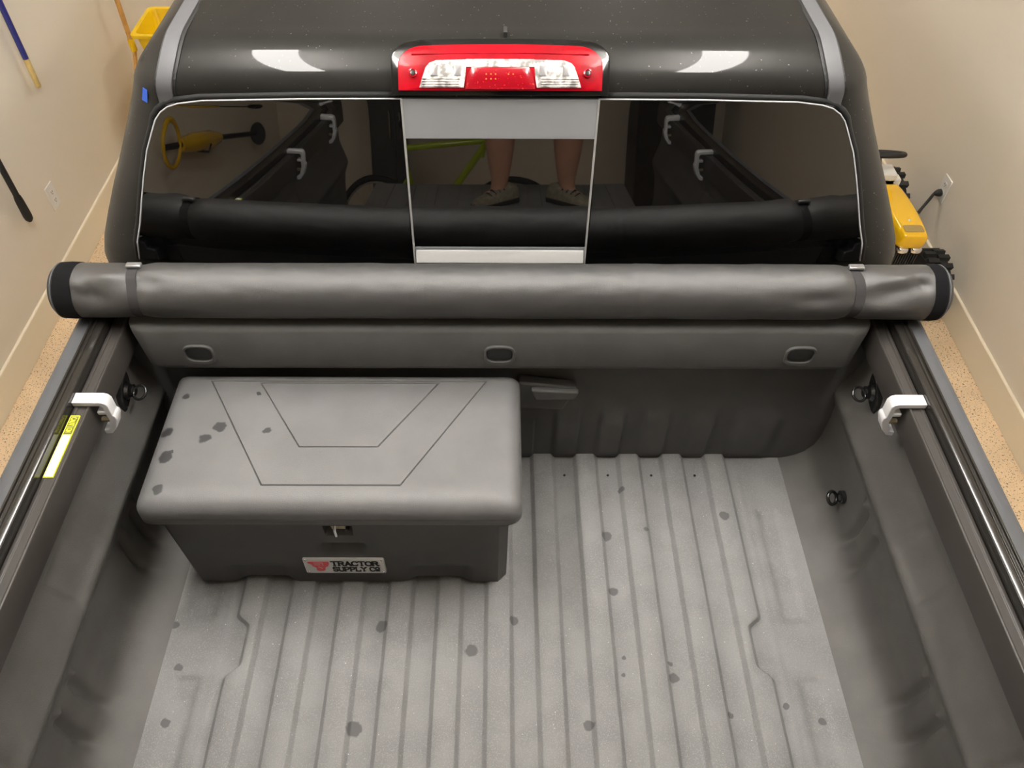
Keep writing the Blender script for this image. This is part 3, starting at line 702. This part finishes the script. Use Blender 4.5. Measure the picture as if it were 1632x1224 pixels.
# latch
bm = B(); prism(bm, [(-.365, .312), (-.332, .312), (-.330, .268), (-.360, .268)], 'y', -.386, -.368); LT = mk('latch', bm, 'brass', BX, bev=.001, label='metal latch plate')
bm = B(); tube(bm, [(-.350, -.389, .290), (-.351, -.396, .280), (-.350, -.397, .258)], .0035, 8); mk('latch_pin', bm, 'chrome', LT, smooth=50)
bm = B(); lathe(bm, [(.006, 0), (.006, .010), (.004, .012)], (-.330, -.372, .258), (0, -1, 0), 16); mk('lock_plug', bm, 'blackmatte', LT, smooth=40)
# badge
bm = B(); pr = rrect(-.448, -.262, .074, .141, .005, 4); prism(bm, pr, 'y', -.380, -.3885); BD = mk('badge', bm, 'badge', BX, bev=.0015, label='silver badge reading TRACTOR SUPPLY CO')
for rx, rz in ((-.442, .135), (-.268, .135), (-.441, .080), (-.268, .080)):
    bm = B(); lathe(bm, [(.0028, 0), (.0026, .0012), (.0012, .002)], (rx, -.3885, rz), (0, -1, 0), 10); mk('rivet', bm, 'chrome', BD, smooth=60)
bm = B(); letters(bm, 'TRACTOR', .0185, lambda u, v, d: (-.3845+u, -.3885-d, .1105+v), th=.23, depth=.0008, gap=.06, squash=.96); mk('badge_letters', bm, 'ink', BD)
bm = B(); letters(bm, 'SUPPLY Co', .0185, lambda u, v, d: (-.3835+u, -.3885-d, .0845+v), th=.22, depth=.0008, gap=.06, squash=.80); mk('badge_letters', bm, 'ink', BD)
bm = B(); prism(bm, [(-.4375, .1285), (-.389, .1285), (-.389, .120), (-.393, .108), (-.400, .103), (-.402, .089), (-.408, .086), (-.418, .086), (-.422, .090), (-.421, .101), (-.428, .108), (-.430, .116), (-.4375, .1225)], 'y', -.3885, -.3893); EM = mk('badge_emblem', bm, 'badgered', BD, label='faded red emblem')
for a, b in (((-.424, .1245), (-.404, .1245)), ((-.404, .1245), (-.404, .112)), ((-.424, .1155), (-.410, .1155)), ((-.416, .107), (-.407, .098))):
    bm = B(); tube(bm, [(a[0], -.3894, a[1]), (b[0], -.3894, b[1])], .0006, 6); mk('emblem_line', bm, 'badge', EM)

# ------------------------------------------------------------------ wall outlets
def outlet(x, y, sg, label):
    t = thing('wall_outlet', label, 'outlet', (x, y, -.527), 'wall outlets')
    bm = B(); pr = rrect(y-.037, y+.037, -.527, -.406, .004, 3); prism(bm, pr, 'x', x, x+sg*.006); mk('cover_plate', bm, 'white', t, bev=.002)
    for zc in (-.446, -.487):
        bm = B(); prism(bm, rrect(y-.017, y+.017, zc-.014, zc+.014, .010, 4), 'x', x+sg*.006, x+sg*.008); f = mk('socket', bm, 'white', t, bev=.0006)
        for yo in (-.006, .006):
            bm = B(); box(bm, x+sg*.008, x+sg*.0084, y+yo-.0012, y+yo+.0012, zc-.001, zc+.008); mk('slot', bm, 'hole', f)
        bm = B(); lathe(bm, [(.0025, 0), (.0025, .0004)], (x+sg*.008, y, zc-.007), (sg, 0, 0), 10); mk('earth_hole', bm, 'hole', f)
    return t
outlet(WX0-.012, 1.822, 1, 'white wall outlet with nothing plugged in, near the black broom handle')
outlet(WX1+.012, 1.900, -1, 'white wall outlet with a black charger cord plugged in')
# ------------------------------------------------------------------ brooms on the wall
def broom(name, y, z0, z1, tip_m, tip_len, m, r, label, head_m, black=False):
    x = WX0+.022; t = thing(name, label, 'broom', (x, y, z0), 'brooms hanging on the wall')
    bm = B(); tube(bm, [(x, y, z0+tip_len-.002), (x, y, z1)], r, 14); mk('handle', bm, m, t, smooth=50)
    bm = B()
    if black: tube(bm, [(x, y, z0), (x, y, z0+.012), (x, y, z0+.03), (x, y, z0+tip_len-.02), (x, y, z0+tip_len)], [.008, .0165, .0185, .017, .0145], 14); mk('grip', bm, tip_m, t, smooth=50)
    else: tube(bm, [(x, y, z0), (x, y, z0+.006), (x, y, z0+tip_len)], [r*.85, r, r], 14); mk('handle_end', bm, tip_m, t, smooth=50)
    bm = B(); box(bm, x-.018, x+.045, y-.16, y+.16, z1-.01, z1+.03); mk('broom_head', bm, head_m, t, bev=.008)
    for k in range(16):
        yy = y-.15+.02*k
        bm = B(); loft(bm, [[(x-.012, yy-.008, z1+.03), (x+.038, yy-.008, z1+.03), (x+.038, yy+.008, z1+.03), (x-.012, yy+.008, z1+.03)], [(x-.012, yy-.010, z1+.14), (x+.046, yy-.010, z1+.14), (x+.046, yy+.010, z1+.14), (x-.012, yy+.010, z1+.14)]]); mk('bristle_tuft', bm, 'blackmatte', t)
    bm = B(); tube(bm, [(WX0-.012, y+.03, z1-.06), (x+.02, y+.03, z1-.06), (x+.03, y+.03, z1-.045)], .004, 8); tube(bm, [(WX0-.012, y-.03, z1-.06), (x+.02, y-.03, z1-.06), (x+.03, y-.03, z1-.045)], .004, 8); box(bm, WX0-.012, WX0-.008, y-.04, y+.04, z1-.08, z1-.04)
    mk('wall_hook', bm, 'steel', None, label='small black wall hook holding up the '+('black-handled' if black else 'blue-handled')+' broom', cat='hook', group='wall hooks')
broom('push_broom', 2.048, -.045, 1.35, 'palewood', .130, 'blue', .0125, 'broom with a blue handle and bare wooden end hanging on the wall', 'palewood')
broom('push_broom', 1.548, -.400, 1.05, 'blackmatte', .130, 'blackmatte', .0125, 'broom with an all-black handle and thick grip hanging on the wall', 'blackmatte', True)

# ------------------------------------------------------------------ mop bucket and mop beside the cab
DXB = .045
MB = thing('mop_bucket', 'yellow plastic mop bucket with a wringer on top, beside the cab', 'mop bucket', (-1.82, 2.90, -.87))
def bring(x0, x1, y0, y1, z, r=.03): return [(x, y, z) for x, y in rrect(x0, x1, y0, y1, r, 4)]
bm = B(); loft(bm, [bring(-1.94, -1.66, 2.78, 3.16, -.80), bring(-1.945, -1.62, 2.76, 3.20, -.46), bring(-1.955, -1.605, 2.75, 3.215, -.455), bring(-1.955, -1.605, 2.75, 3.215, -.435), bring(-1.93, -1.63, 2.77, 3.19, -.435), bring(-1.95, -1.67, 2.75, 3.15, -.78)]); [setattr(v_.co, 'x', v_.co.x+DXB) for v_ in bm.verts]; mk('bucket_tub', bm, 'bucket', MB, smooth=40)
bm = B(); loft(bm, [bring(-1.90, -1.70, 2.80, 2.98, -.44), bring(-1.925, -1.67, 2.76, 3.06, -.165), bring(-1.945, -1.65, 2.74, 3.08, -.16), bring(-1.945, -1.65, 2.74, 3.08, -.145), bring(-1.925, -1.67, 2.765, 3.055, -.145), bring(-1.885, -1.71, 2.80, 2.98, -.36)]); [setattr(v_.co, 'x', v_.co.x+DXB) for v_ in bm.verts]; WR = mk('wringer', bm, 'bucket', MB, smooth=40)
for k in range(4):
    bm = B(); x = -1.88+.055*k; prism(bm, [(2.99, -.36), (3.00, -.36), (3.055, -.17), (3.045, -.17)], 'x', x-.006, x+.006); [setattr(v_.co, 'x', v_.co.x+DXB) for v_ in bm.verts]; mk('wringer_rib', bm, 'bucket', WR)
bm = B(); tube(bm, [(-1.78, 2.75, -.15), (-1.78, 2.70, -.22), (-1.78, 2.64, -.26)], .02, 10); [setattr(v_.co, 'x', v_.co.x+DXB) for v_ in bm.verts]; mk('pour_lip', bm, 'bucket', WR, smooth=50)
for cx, cy in ((-1.93, 2.78), (-1.69, 2.78), (-1.93, 3.12), (-1.69, 3.12)):
    bm = B(); lathe(bm, [(.035, -.013), (.035, .013)], (cx, cy, -.835), (1, 0, 0), 20); [setattr(v_.co, 'x', v_.co.x+DXB) for v_ in bm.verts]; mk('caster', bm, 'blackmatte', MB, bev=.003)
MO = thing('string_mop', 'wooden-handled string mop leaning against the wall by the yellow bucket', 'mop', (-1.99, 2.86, -.87))
bm = B(); tube(bm, [(-1.985, 2.62, -.80), (-2.0, 2.905, -.25), (-2.045, 3.10, .75)], .0125, 12); 
bm.free(); bm = B(); tube(bm, [(-1.975, 2.905, -.262), (-1.985, 2.93, -.05), (-2.05, 3.03, .80)], .0130, 12); mk('handle', bm, 'wood', MO, smooth=50)
bm = B(); tube(bm, [(-1.972, 2.90, -.30), (-1.974, 2.902, -.262), (-1.976, 2.906, -.24)], .017, 12); mk('handle_collar', bm, 'bucket', MO, smooth=50)
bm = B(); tube(bm, [(-1.972, 2.90, -.30), (-2.0, 2.75, -.60), (-2.035, 2.66, -.85)], .011, 10); mk('lower_handle', bm, 'wood', MO, smooth=50)
for k in range(14):
    a = k*.45; bm = B(); tube(bm, [(-2.03, 2.665, -.80), (-2.03+.03*math.cos(a), 2.64+.05*math.sin(a), -.84), (-2.02+.045*math.cos(a), 2.60+.13*math.sin(a), -.862)], .007, 6); mk('mop_strand', bm, 'white', MO)

# ------------------------------------------------------------------ ride-on tractor
TX = 1.712
RT = thing('ride_on_tractor', 'yellow and black child ride-on tractor parked by the wall on charge', 'ride-on toy', (TX, 1.7, -.87))
def hood_ring(y, hw, zt, zb, cxo=0):
    r = .022; return [(TX+cxo+x, y, z) for x, z in rrect(-hw, hw, zb, zt, r, 4)]
bm = B(); loft(bm, [hood_ring(1.335, .046, -.308, -.362), hood_ring(1.343, .055, -.300, -.37), hood_ring(1.40, .060, -.296, -.39), hood_ring(1.48, .063, -.294, -.40), hood_ring(1.58, .062, -.296, -.40), hood_ring(1.66, .058, -.300, -.40), hood_ring(1.70, .054, -.304, -.40)]); HD = mk('hood', bm, 'toyyellow', RT, smooth=60)
bm = B(); prism(bm, rrect(TX-.040, TX+.040, 1.357, 1.402, .008, 4), 'z', -.2985, -.2955); mk('hood_decal', bm, 'decal', HD, bev=.0005)
bm = B(); lathe(bm, [(.006, 0), (.005, .004), (.001, .006)], (TX, 1.432, -.2955), (0, 0, 1), 10); mk('hood_button', bm, 'labelwhite', HD, smooth=60)
bm = B(); prism(bm, rrect(TX-.053, TX+.053, -.72, -.372, .012, 3), 'y', 1.350, 1.70); GR = mk('grille', bm, 'blackmatte', RT, bev=.006)
for k in range(9):
    x = TX-.044+.011*k; bm = B(); box(bm, x-.0025, x+.0025, 1.342, 1.350, -.70, -.395); mk('grille_slat', bm, 'blackmatte', GR)
for sx in (-.028, .028):
    bm = B(); rings = [[(TX+sx+u, 1.343-d, -.378+v) for u, v in superel(a, b, 20)] for a, b, d in ((.023, .014, -.005), (.023, .014, .008), (.017, .010, .014))]
    loft(bm, rings); mk('headlight', bm, 'chrome', RT, smooth=50)
bm = B(); box(bm, TX-.07, TX+.035, 1.715, 1.80, -.60, -.265); box(bm, TX-.07, TX+.06, 1.715, 1.76, -.60, -.29); mk('dashboard', bm, 'white', RT, bev=.006)
bm = B(); torus(bm, (TX-.045, 1.80, -.215), .105, .011, (0, .47, .88), 36, 10); SW = mk('steering_wheel', bm, 'blackmatte', RT, smooth=180)
bm = B(); tube(bm, [(TX-.035, 1.76, -.29), (TX-.045, 1.80, -.215)], .014, 10); mk('steering_column', bm, 'blackmatte', RT, smooth=50)
for a in (0, 120, 240):
    bm = B(); tube(bm, [(TX-.045, 1.80, -.215), (TX-.045+.10*math.cos(R(a)), 1.80+.10*math.sin(R(a))*.88, -.215-.10*math.sin(R(a))*.47)], .009, 8); mk('spoke', bm, 'blackmatte', SW)
bm = B(); box(bm, TX-.13, TX+.13, 1.85, 2.25, -.66, -.52); mk('chassis', bm, 'blackmatte', RT, bev=.02)
bm = B(); loft(bm, [bring(TX-.12, TX+.12, 2.02, 2.24, -.52), bring(TX-.13, TX+.13, 2.02, 2.25, -.46), bring(TX-.13, TX+.13, 2.17, 2.26, -.45), bring(TX-.12, TX+.10, 2.21, 2.27, -.40)]); mk('seat', bm, 'toyyellow', RT, smooth=40)
def knobby(c, Rr, wd, n):
    bm = B(); lathe(bm, [(Rr*.55, -wd/2), (Rr*.9, -wd/2), (Rr*.97, -wd*.3), (Rr*.97, wd*.3), (Rr*.9, wd/2), (Rr*.55, wd/2)], c, (1, 0, 0), 40); t = mk('tyre', bm, 'tyre', RT, smooth=40)
    for k in range(n):
        a = 2*math.pi*k/n
        for s in (-1, 1):
            aa = a+(math.pi/n if s > 0 else 0); bm = B(); box(bm, -wd*.25, wd*.25, -.011, .011, -.012, .012)
            M4 = Matrix.Translation(Vector(c)+Vector((s*wd*.26, math.cos(aa)*Rr, math.sin(aa)*Rr))) @ Matrix.Rotation(aa, 4, 'X')
            bm.transform(M4); mk('tread_knob', bm, 'tyre', t)
    bm = B(); lathe(bm, [(.02, -wd*.3), (Rr*.3, wd*.25), (Rr*.56, wd*.42), (Rr*.56, -wd*.42)], c, (1, 0, 0), 28); mk('wheel_hub', bm, 'toyyellow', t, smooth=40)
knobby((TX+.262, 1.52, -.715), .145, .10, 18); knobby((TX-.262, 1.52, -.715), .145, .10, 18)
knobby((TX+.215, 2.06, -.680), .178, .10, 18); knobby((TX-.215, 2.06, -.680), .178, .10, 18)
bm = B(); tube(bm, [(TX-.26, 1.52, -.715), (TX+.26, 1.52, -.715)], .015, 10); mk('front_axle', bm, 'steel', RT, smooth=50)
bm = B(); tube(bm, [(TX-.21, 2.06, -.68), (TX+.21, 2.06, -.68)], .015, 10); mk('rear_axle', bm, 'steel', RT, smooth=50)
# charger cord from the outlet
CH = thing('charger_cord', 'black charger cord running from the wall outlet down to the ride-on tractor', 'cord', (1.95, 1.8, -.6))
bm = B(); lathe(bm, [(.017, 0), (.018, .012), (.014, .024), (.007, .034)], (WX1+.0045, 1.900, -.487), (-1, 0, -.25), 16); mk('plug', bm, 'blackmatte', CH, smooth=50)
bm = B(); tube(bm, [(2.062, 1.900, -.497), (2.045, 1.885, -.515), (2.01, 1.855, -.545), (1.975, 1.825, -.585), (1.955, 1.80, -.62)], [.007, .0075, .0072, .009, .011], 10); mk('cable', bm, 'blackmatte', CH, smooth=60)
bm = B(); box(bm, 1.905, 1.965, 1.755, 1.815, -.69, -.61); mk('adapter', bm, 'blackmatte', CH, bev=.008)
bm = B(); tube(bm, [(1.91, 1.78, -.66), (1.86, 1.76, -.70), (1.80, 1.72, -.66), (TX+.055, 1.66, -.60)], .005, 8); mk('cable', bm, 'blackmatte', CH, smooth=60)

# ------------------------------------------------------------------ things behind the truck, seen mirrored in the rear window
def cabinet(x0, x1, z1, m, label):
    t = thing('storage_cabinet', label, 'cabinet', ((x0+x1)/2, WY0+.2, -.87), 'cabinets at the rear wall')
    bm = B(); box(bm, x0, x1, WY0+.005, WY0+.40, -.85, z1); mk('cabinet_body', bm, m, t, bev=.004)
    xm = (x0+x1)/2
    for a, b, hx in ((x0+.004, xm-.002, xm-.04), (xm+.002, x1-.004, xm+.04)):
        bm = B(); box(bm, a, b, WY0+.40, WY0+.42, -.83, z1-.01); d = mk('cabinet_door', bm, m, t, bev=.003)
        bm = B(); tube(bm, [(hx, WY0+.42, -.1), (hx, WY0+.45, -.09), (hx, WY0+.45, .09), (hx, WY0+.42, .1)], .006, 8); mk('handle', bm, 'chrome', d, smooth=50)
    for fx in (x0+.03, x1-.03):
        for fy in (WY0+.05, WY0+.36):
            bm = B(); lathe(bm, [(.015, 0), (.018, .021)], (fx, fy, -.87), (0, 0, 1), 12); mk('foot', bm, 'blackmatte', t)
cabinet(-1.12, -.68, .95, 'cabgrey', 'dark grey double-door cabinet against the rear wall')
cabinet(1.18, 1.86, .95, 'cabblack', 'black double-door cabinet against the rear wall')
BC = thing('bicycle', 'lime green bicycle standing behind the lowered tailgate', 'bicycle', (-.45, -3.2, -.87))
by = -3.2
for wx in (-.98, .08):
    bm = B(); torus(bm, (wx, by, -.535), .31, .022, (0, 1, 0), 40, 10); t = mk('wheel', bm, 'tyre', BC, smooth=180)
    bm = B(); torus(bm, (wx, by, -.535), .285, .009, (0, 1, 0), 40, 8); mk('rim', bm, 'rim', t, smooth=180)
    for k in range(14):
        a = 2*math.pi*k/14; bm = B(); tube(bm, [(wx, by, -.535), (wx+.285*math.cos(a), by, -.535+.285*math.sin(a))], .0015, 4); mk('spoke', bm, 'rim', t)
bm = B(); tube(bm, [(-.10, by, .02), (-.62, by, -.03)], .020, 12); tube(bm, [(-.10, by, -.02), (-.50, by, -.56)], .022, 12); tube(bm, [(-.64, by, .06), (-.50, by, -.56)], .017, 12)
tube(bm, [(-.62, by+.02, -.06), (-.98, by+.05, -.535)], .010, 8); tube(bm, [(-.50, by+.02, -.56), (-.98, by+.05, -.535)], .010, 8); tube(bm, [(-.08, by, .09), (-.12, by, -.08)], .020, 12)
mk('frame', bm, 'lime', BC, smooth=50)
bm = B(); tube(bm, [(-.085, by, .09), (-.04, by+.04, -.10), (.08, by+.05, -.535)], .013, 10); tube(bm, [(-.04, by-.04, -.10), (.08, by-.05, -.535)], .013, 10); mk('fork', bm, 'blackmatte', BC, smooth=50)
bm = B(); tube(bm, [(-.08, by-.28, .17), (-.09, by-.12, .13), (-.09, by, .12), (-.09, by+.12, .13), (-.08, by+.28, .17)], .012, 10); mk('handlebar', bm, 'blackmatte', BC, smooth=50)
bm = B(); loft(bm, [bring(-.78, -.52, by-.07, by+.07, .095, .04), bring(-.79, -.51, by-.08, by+.08, .12, .05), bring(-.77, -.54, by-.06, by+.06, .14, .04)]); mk('saddle', bm, 'blackmatte', BC, smooth=50)
bm = B(); tube(bm, [(-.635, by, .04), (-.65, by, .10)], .013, 10); mk('seat_post', bm, 'rim', BC, smooth=50)
bm = B(); torus(bm, (-.50, by-.03, -.56), .085, .006, (0, 1, 0), 28, 6); tube(bm, [(-.50, by-.05, -.56), (-.38, by-.05, -.67)], .009, 8); tube(bm, [(-.50, by+.05, -.56), (-.62, by+.05, -.45)], .009, 8); mk('crankset', bm, 'steel', BC, smooth=50)
bm = B(); tube(bm, [(-.45, by+.05, -.70), (-.40, by+.16, -.87)], .008, 8); mk('kickstand', bm, 'steel', BC, smooth=50)
TM = thing('string_trimmer', 'yellow and black string trimmer hung on the wall behind the truck bed', 'trimmer', (WX0+.06, -2.6, .05))
tx = WX0+.065
bm = B(); tube(bm, [(tx, -1.95, .24), (tx, -2.75, .10), (tx, -3.35, -.02)], .014, 10); mk('shaft', bm, 'blackmatte', TM, smooth=50)
bm = B(); tube(bm, [(tx, -2.15, .205), (tx, -2.3, .18), (tx, -2.55, .135), (tx, -2.7, .11)], [.03, .045, .045, .025], 12); mk('motor_body', bm, 'toyyellow', TM, smooth=50)
bm = B(); torus(bm, (tx+.01, -2.02, .235), .10, .012, (1, 0, 0), 28, 8); mk('guard_loop', bm, 'toyyellow', TM, smooth=180)
bm = B(); lathe(bm, [(.06, 0), (.065, .03), (.03, .06)], (tx, -3.38, -.03), (0, -.8, -.2), 20); mk('spool_head', bm, 'blackmatte', TM, smooth=40)
bm = B(); tube(bm, [(WX0-.012, -2.45, .10), (tx+.03, -2.45, .10), (tx+.055, -2.45, .14)], .006, 8); mk('wall_hook', bm, 'steel', None, label='small black wall hook holding up the yellow string trimmer', cat='hook', group='wall hooks')

# ------------------------------------------------------------------ the person on the tailgate taking the picture
PX, PY = .165, -2.00
PE = thing('person', 'person in dark shirt, black shorts and trail shoes holding up a phone on the tailgate', 'person', (PX, PY, .012))
def skin_mesh(name, m, verts, edges_, radii, root, parent, sub=2):
    me = bpy.data.meshes.new(name); b0 = world(parent)
    me.from_pydata([Vector(v)+Vector((0, 0, ZB))-b0 for v in verts], edges_, []); me.update()
    o = bpy.data.objects.new(name, me); COL.objects.link(o); o.parent = parent; WL[o.name] = b0
    o.modifiers.new('skin', 'SKIN')
    for i, sv in enumerate(me.skin_vertices[0].data):
        r = radii[i]; sv.radius = r if isinstance(r, tuple) else (r, r); sv.use_root = (i == root)
    s = o.modifiers.new('sub', 'SUBSURF'); s.levels = sub; s.render_levels = sub
    me.materials.append(MT[m])
    for p in me.polygons: p.use_smooth = True
    o.modifiers['skin'].use_smooth_shade = True
    return o
v = []; e = []; rr = []
def add(p, r, parent=None):
    v.append(p); rr.append(r)
    if parent is not None: e.append((parent, len(v)-1))
    return len(v)-1
pel = add((PX, PY-.02, .93), (.15, .11))
ch = add((PX, PY, 1.12), (.145, .105), pel); ch2 = add((PX-.005, PY+.03, 1.32), (.165, .115), ch); sh = add((PX-.01, PY+.05, 1.46), (.13, .09), ch2); nk = add((PX-.015, PY+.07, 1.56), .055, sh)
hd = add((PX-.02, PY+.10, 1.64), (.072, .085), nk); hd2 = add((PX-.02, PY+.11, 1.71), (.076, .095), hd); hd3 = add((PX-.02, PY+.10, 1.78), (.06, .08), hd2)
for sg, fx in ((-1, .0), (1, .325)):
    hp = add((PX+sg*.10, PY-.01, .86), .095, pel); th = add((fx*.55+PX*.45, PY+.0, .66), .083, hp); kn = add((fx, PY+.02, .47), .068, th)
    cf = add((fx, PY-.015, .32), .082, kn); an = add((fx, PY-.02, .115), .045, cf); ft = add((fx+sg*.02, PY+.0, .055), .036, an); toe = add((fx+sg*.08, PY+.03, .045), .028, ft)
for sg, hx in ((-1, -.085), (1, .085)):
    s1 = add((PX+sg*.185, PY+.05, 1.43), .058, sh); el = add((PX+sg*.23+hx*.1, PY+.27, 1.33), .045, s1); wr = add((hx+sg*.02, PY+.51, 1.68), .030, el); pm = add((hx+sg*.008, PY+0.690, 1.745), (.020, .034), wr)
skin_mesh('body', 'skin', v, e, rr, pel, PE)
# hands: separate fingers curled round the phone
for sg, hx in ((-1, -.085), (1, .085)):
    for k, (ln, dz) in enumerate(((.060, .020), (.068, .007), (.064, -.006), (.052, -.018))):
        fv = [(hx+sg*.008, PY+0.695, 1.75+dz), (hx+sg*.012, PY+0.735, 1.762+dz), (hx-sg*.006, PY+0.750, 1.764+dz), (hx-sg*(ln*.45-.006), PY+0.750, 1.762+dz)]
        skin_mesh('finger', 'skin', fv, [(0, 1), (1, 2), (2, 3)], [.0095, .009, .0085, .0075], 0, PE, 1)
    fv = [(hx+sg*.004, PY+0.680, 1.735), (hx-sg*.012, PY+0.700, 1.748), (hx-sg*.038, PY+0.712, 1.752)]
    skin_mesh('thumb', 'skin', fv, [(0, 1), (1, 2)], [.012, .0105, .009], 0, PE, 1)
# clothes
def ringx(c, a, b, z, n=20, dx=0): return [(c[0]+a*math.cos(2*math.pi*i/n), c[1]+b*math.sin(2*math.pi*i/n), z) for i in range(n)]
bm = B(); loft(bm, [ringx((PX, PY-.015), .185, .145, .88, 24), ringx((PX, PY-.01), .180, .135, 1.0, 24), ringx((PX, PY+.0), .178, .132, 1.12, 24), ringx((PX-.003, PY+.03), .200, .142, 1.32, 24), ringx((PX-.008, PY+.045), .195, .120, 1.44, 24), ringx((PX-.012, PY+.06), .09, .075, 1.525, 24)], cap=False); mk('shirt', bm, 'shirt', PE, smooth=60)
for sg in (-1, 1):
    bm = B(); tube(bm, [(PX+sg*.13, PY+.05, 1.44), (PX+sg*.19, PY+.06, 1.425), (PX+sg*.215, PY+.17, 1.375)], [.075, .075, .068], 16, False); mk('sleeve', bm, 'shirt', PE, smooth=60)
for sg, fx in ((-1, .0), (1, .325)):
    kx = fx*.75+PX*.25
    bm = B(); loft(bm, [ringx((PX+sg*.075, PY-.015), .118, .140, .94), ringx((PX+sg*.09, PY-.01), .115, .130, .82), ringx((fx*.6+PX*.4, PY+.0), .105, .112, .66), ringx((fx*.92+PX*.08, PY+.015), .098, .104, .43)], cap=False); mk('shorts_leg', bm, 'shorts', PE, smooth=60)
bm = B(); loft(bm, [ringx((PX, PY-.015), .190, .150, .82), ringx((PX, PY-.015), .188, .148, .98)], cap=False); mk('shorts_waist', bm, 'shorts', PE, smooth=60)
# shoes, toes turned out
for sg, fx in ((-1, .0), (1, .325)):
    d = Vector((sg*.80, .60, 0)).normalized(); s = Vector((-d.y, d.x, 0)); c = Vector((fx-sg*.005, PY-.005, .012))
    st_ = [(-.095, .022, .050), (-.085, .036, .085), (-.04, .038, .100), (.01, .040, .088), (.06, .046, .068), (.11, .048, .052), (.145, .040, .044), (.165, .020, .036)]
    bm = B(); rings = []
    for l, hw, hh in st_:
        rings.append([c+d*l+s*(hw*math.copysign(abs(math.cos(t))**.7, math.cos(t)))+Vector((0, 0, .016+(hh-.016)*(math.sin(t) if math.sin(t) > 0 else .0))) for t in [2*math.pi*i/16 for i in range(16)]])
    loft(bm, rings); shoe = mk('shoe', bm, 'shoe', PE, smooth=60)
    bm = B(); loft(bm, [[c+d*l+s*(hw+.005)*q+Vector((0, 0, zz)) for q, zz in ((-1, 0), (1, 0), (1, .022), (-1, .022))] for l, hw, hh in st_]); mk('sole', bm, 'sole', shoe, bev=.004)
    for k in range(4):
        l = .0+.025*k; bm = B(); tube(bm, [c+d*l+s*.03+Vector((0, 0, .072-.006*k)), c+d*(l+.006)+Vector((0, 0, .099-.011*k)), c+d*l-s*.03+Vector((0, 0, .072-.006*k))], .0035, 6); mk('lace', bm, 'sole', shoe, smooth=60)
# head details
hc = Vector((PX-.02, PY+.11, 1.72))
bm = B(); bmesh.ops.create_uvsphere(bm, u_segments=24, v_segments=16, radius=1); bmesh.ops.delete(bm, geom=[q for q in bm.verts if q.co.z < -.15 and q.co.y > -.3 or q.co.z < -.6 or (q.co.y > .75 and q.co.z < .45)], context='VERTS')
bm.transform(Matrix.Translation(hc+Vector((0, -.012, .03))) @ Matrix.Diagonal((.088, .108, .105, 1))); mk('hair', bm, 'hair', PE, smooth=180)
for sx in (-.032, .032):
    bm = B(); bmesh.ops.create_uvsphere(bm, u_segments=12, v_segments=8, radius=.012); bm.transform(Matrix.Translation(hc+Vector((sx, .088, .0)))); mk('eye', bm, 'eye', PE, smooth=180)
    bm = B(); bmesh.ops.create_uvsphere(bm, u_segments=12, v_segments=8, radius=1); bm.transform(Matrix.Translation(hc+Vector((sx*2.5, .0, -.005))) @ Matrix.Diagonal((.010, .020, .030, 1))); mk('ear', bm, 'skin', PE, smooth=180)
bm = B(); loft(bm, [[hc+Vector(p) for p in q] for q in ([(-.008, .092, .005), (.008, .092, .005), (.006, .085, .005), (-.006, .085, .005)], [(-.016, .098, -.035), (.016, .098, -.035), (.014, .08, -.035), (-.014, .08, -.035)])]); bm.faces.ensure_lookup_table(); mk('nose', bm, 'skin', PE, bev=.006)
bm = B(); tube(bm, [hc+Vector((-.024, .084, -.058)), hc+Vector((0, .094, -.056)), hc+Vector((.024, .084, -.058))], .005, 8); mk('mouth', bm, 'badgered', PE, smooth=60)
# the phone, lens at the camera
fwd = Vector((0, math.cos(R(48.95)), -math.sin(R(48.95)))); upv = Vector((0, math.sin(R(48.95)), math.cos(R(48.95)))); cpos = Vector((0, -1.279, 1.77))
bm = B(); pr = rrect(-.075, .075, -.036, .036, .010, 4)
PHM = Matrix(((1, 0, 0, 0), (0, upv.y, -fwd.y, 0), (0, upv.z, -fwd.z, 0), (0, 0, 0, 1)))
prism(bm, pr, 'z', 0, .008); bm.transform(Matrix.Translation(cpos-fwd*.022-Vector((0, 0, .01))) @ PHM)
PHN = mk('phone', bm, 'blackgloss', None, bev=.002, label='black phone held up in both hands', cat='phone')
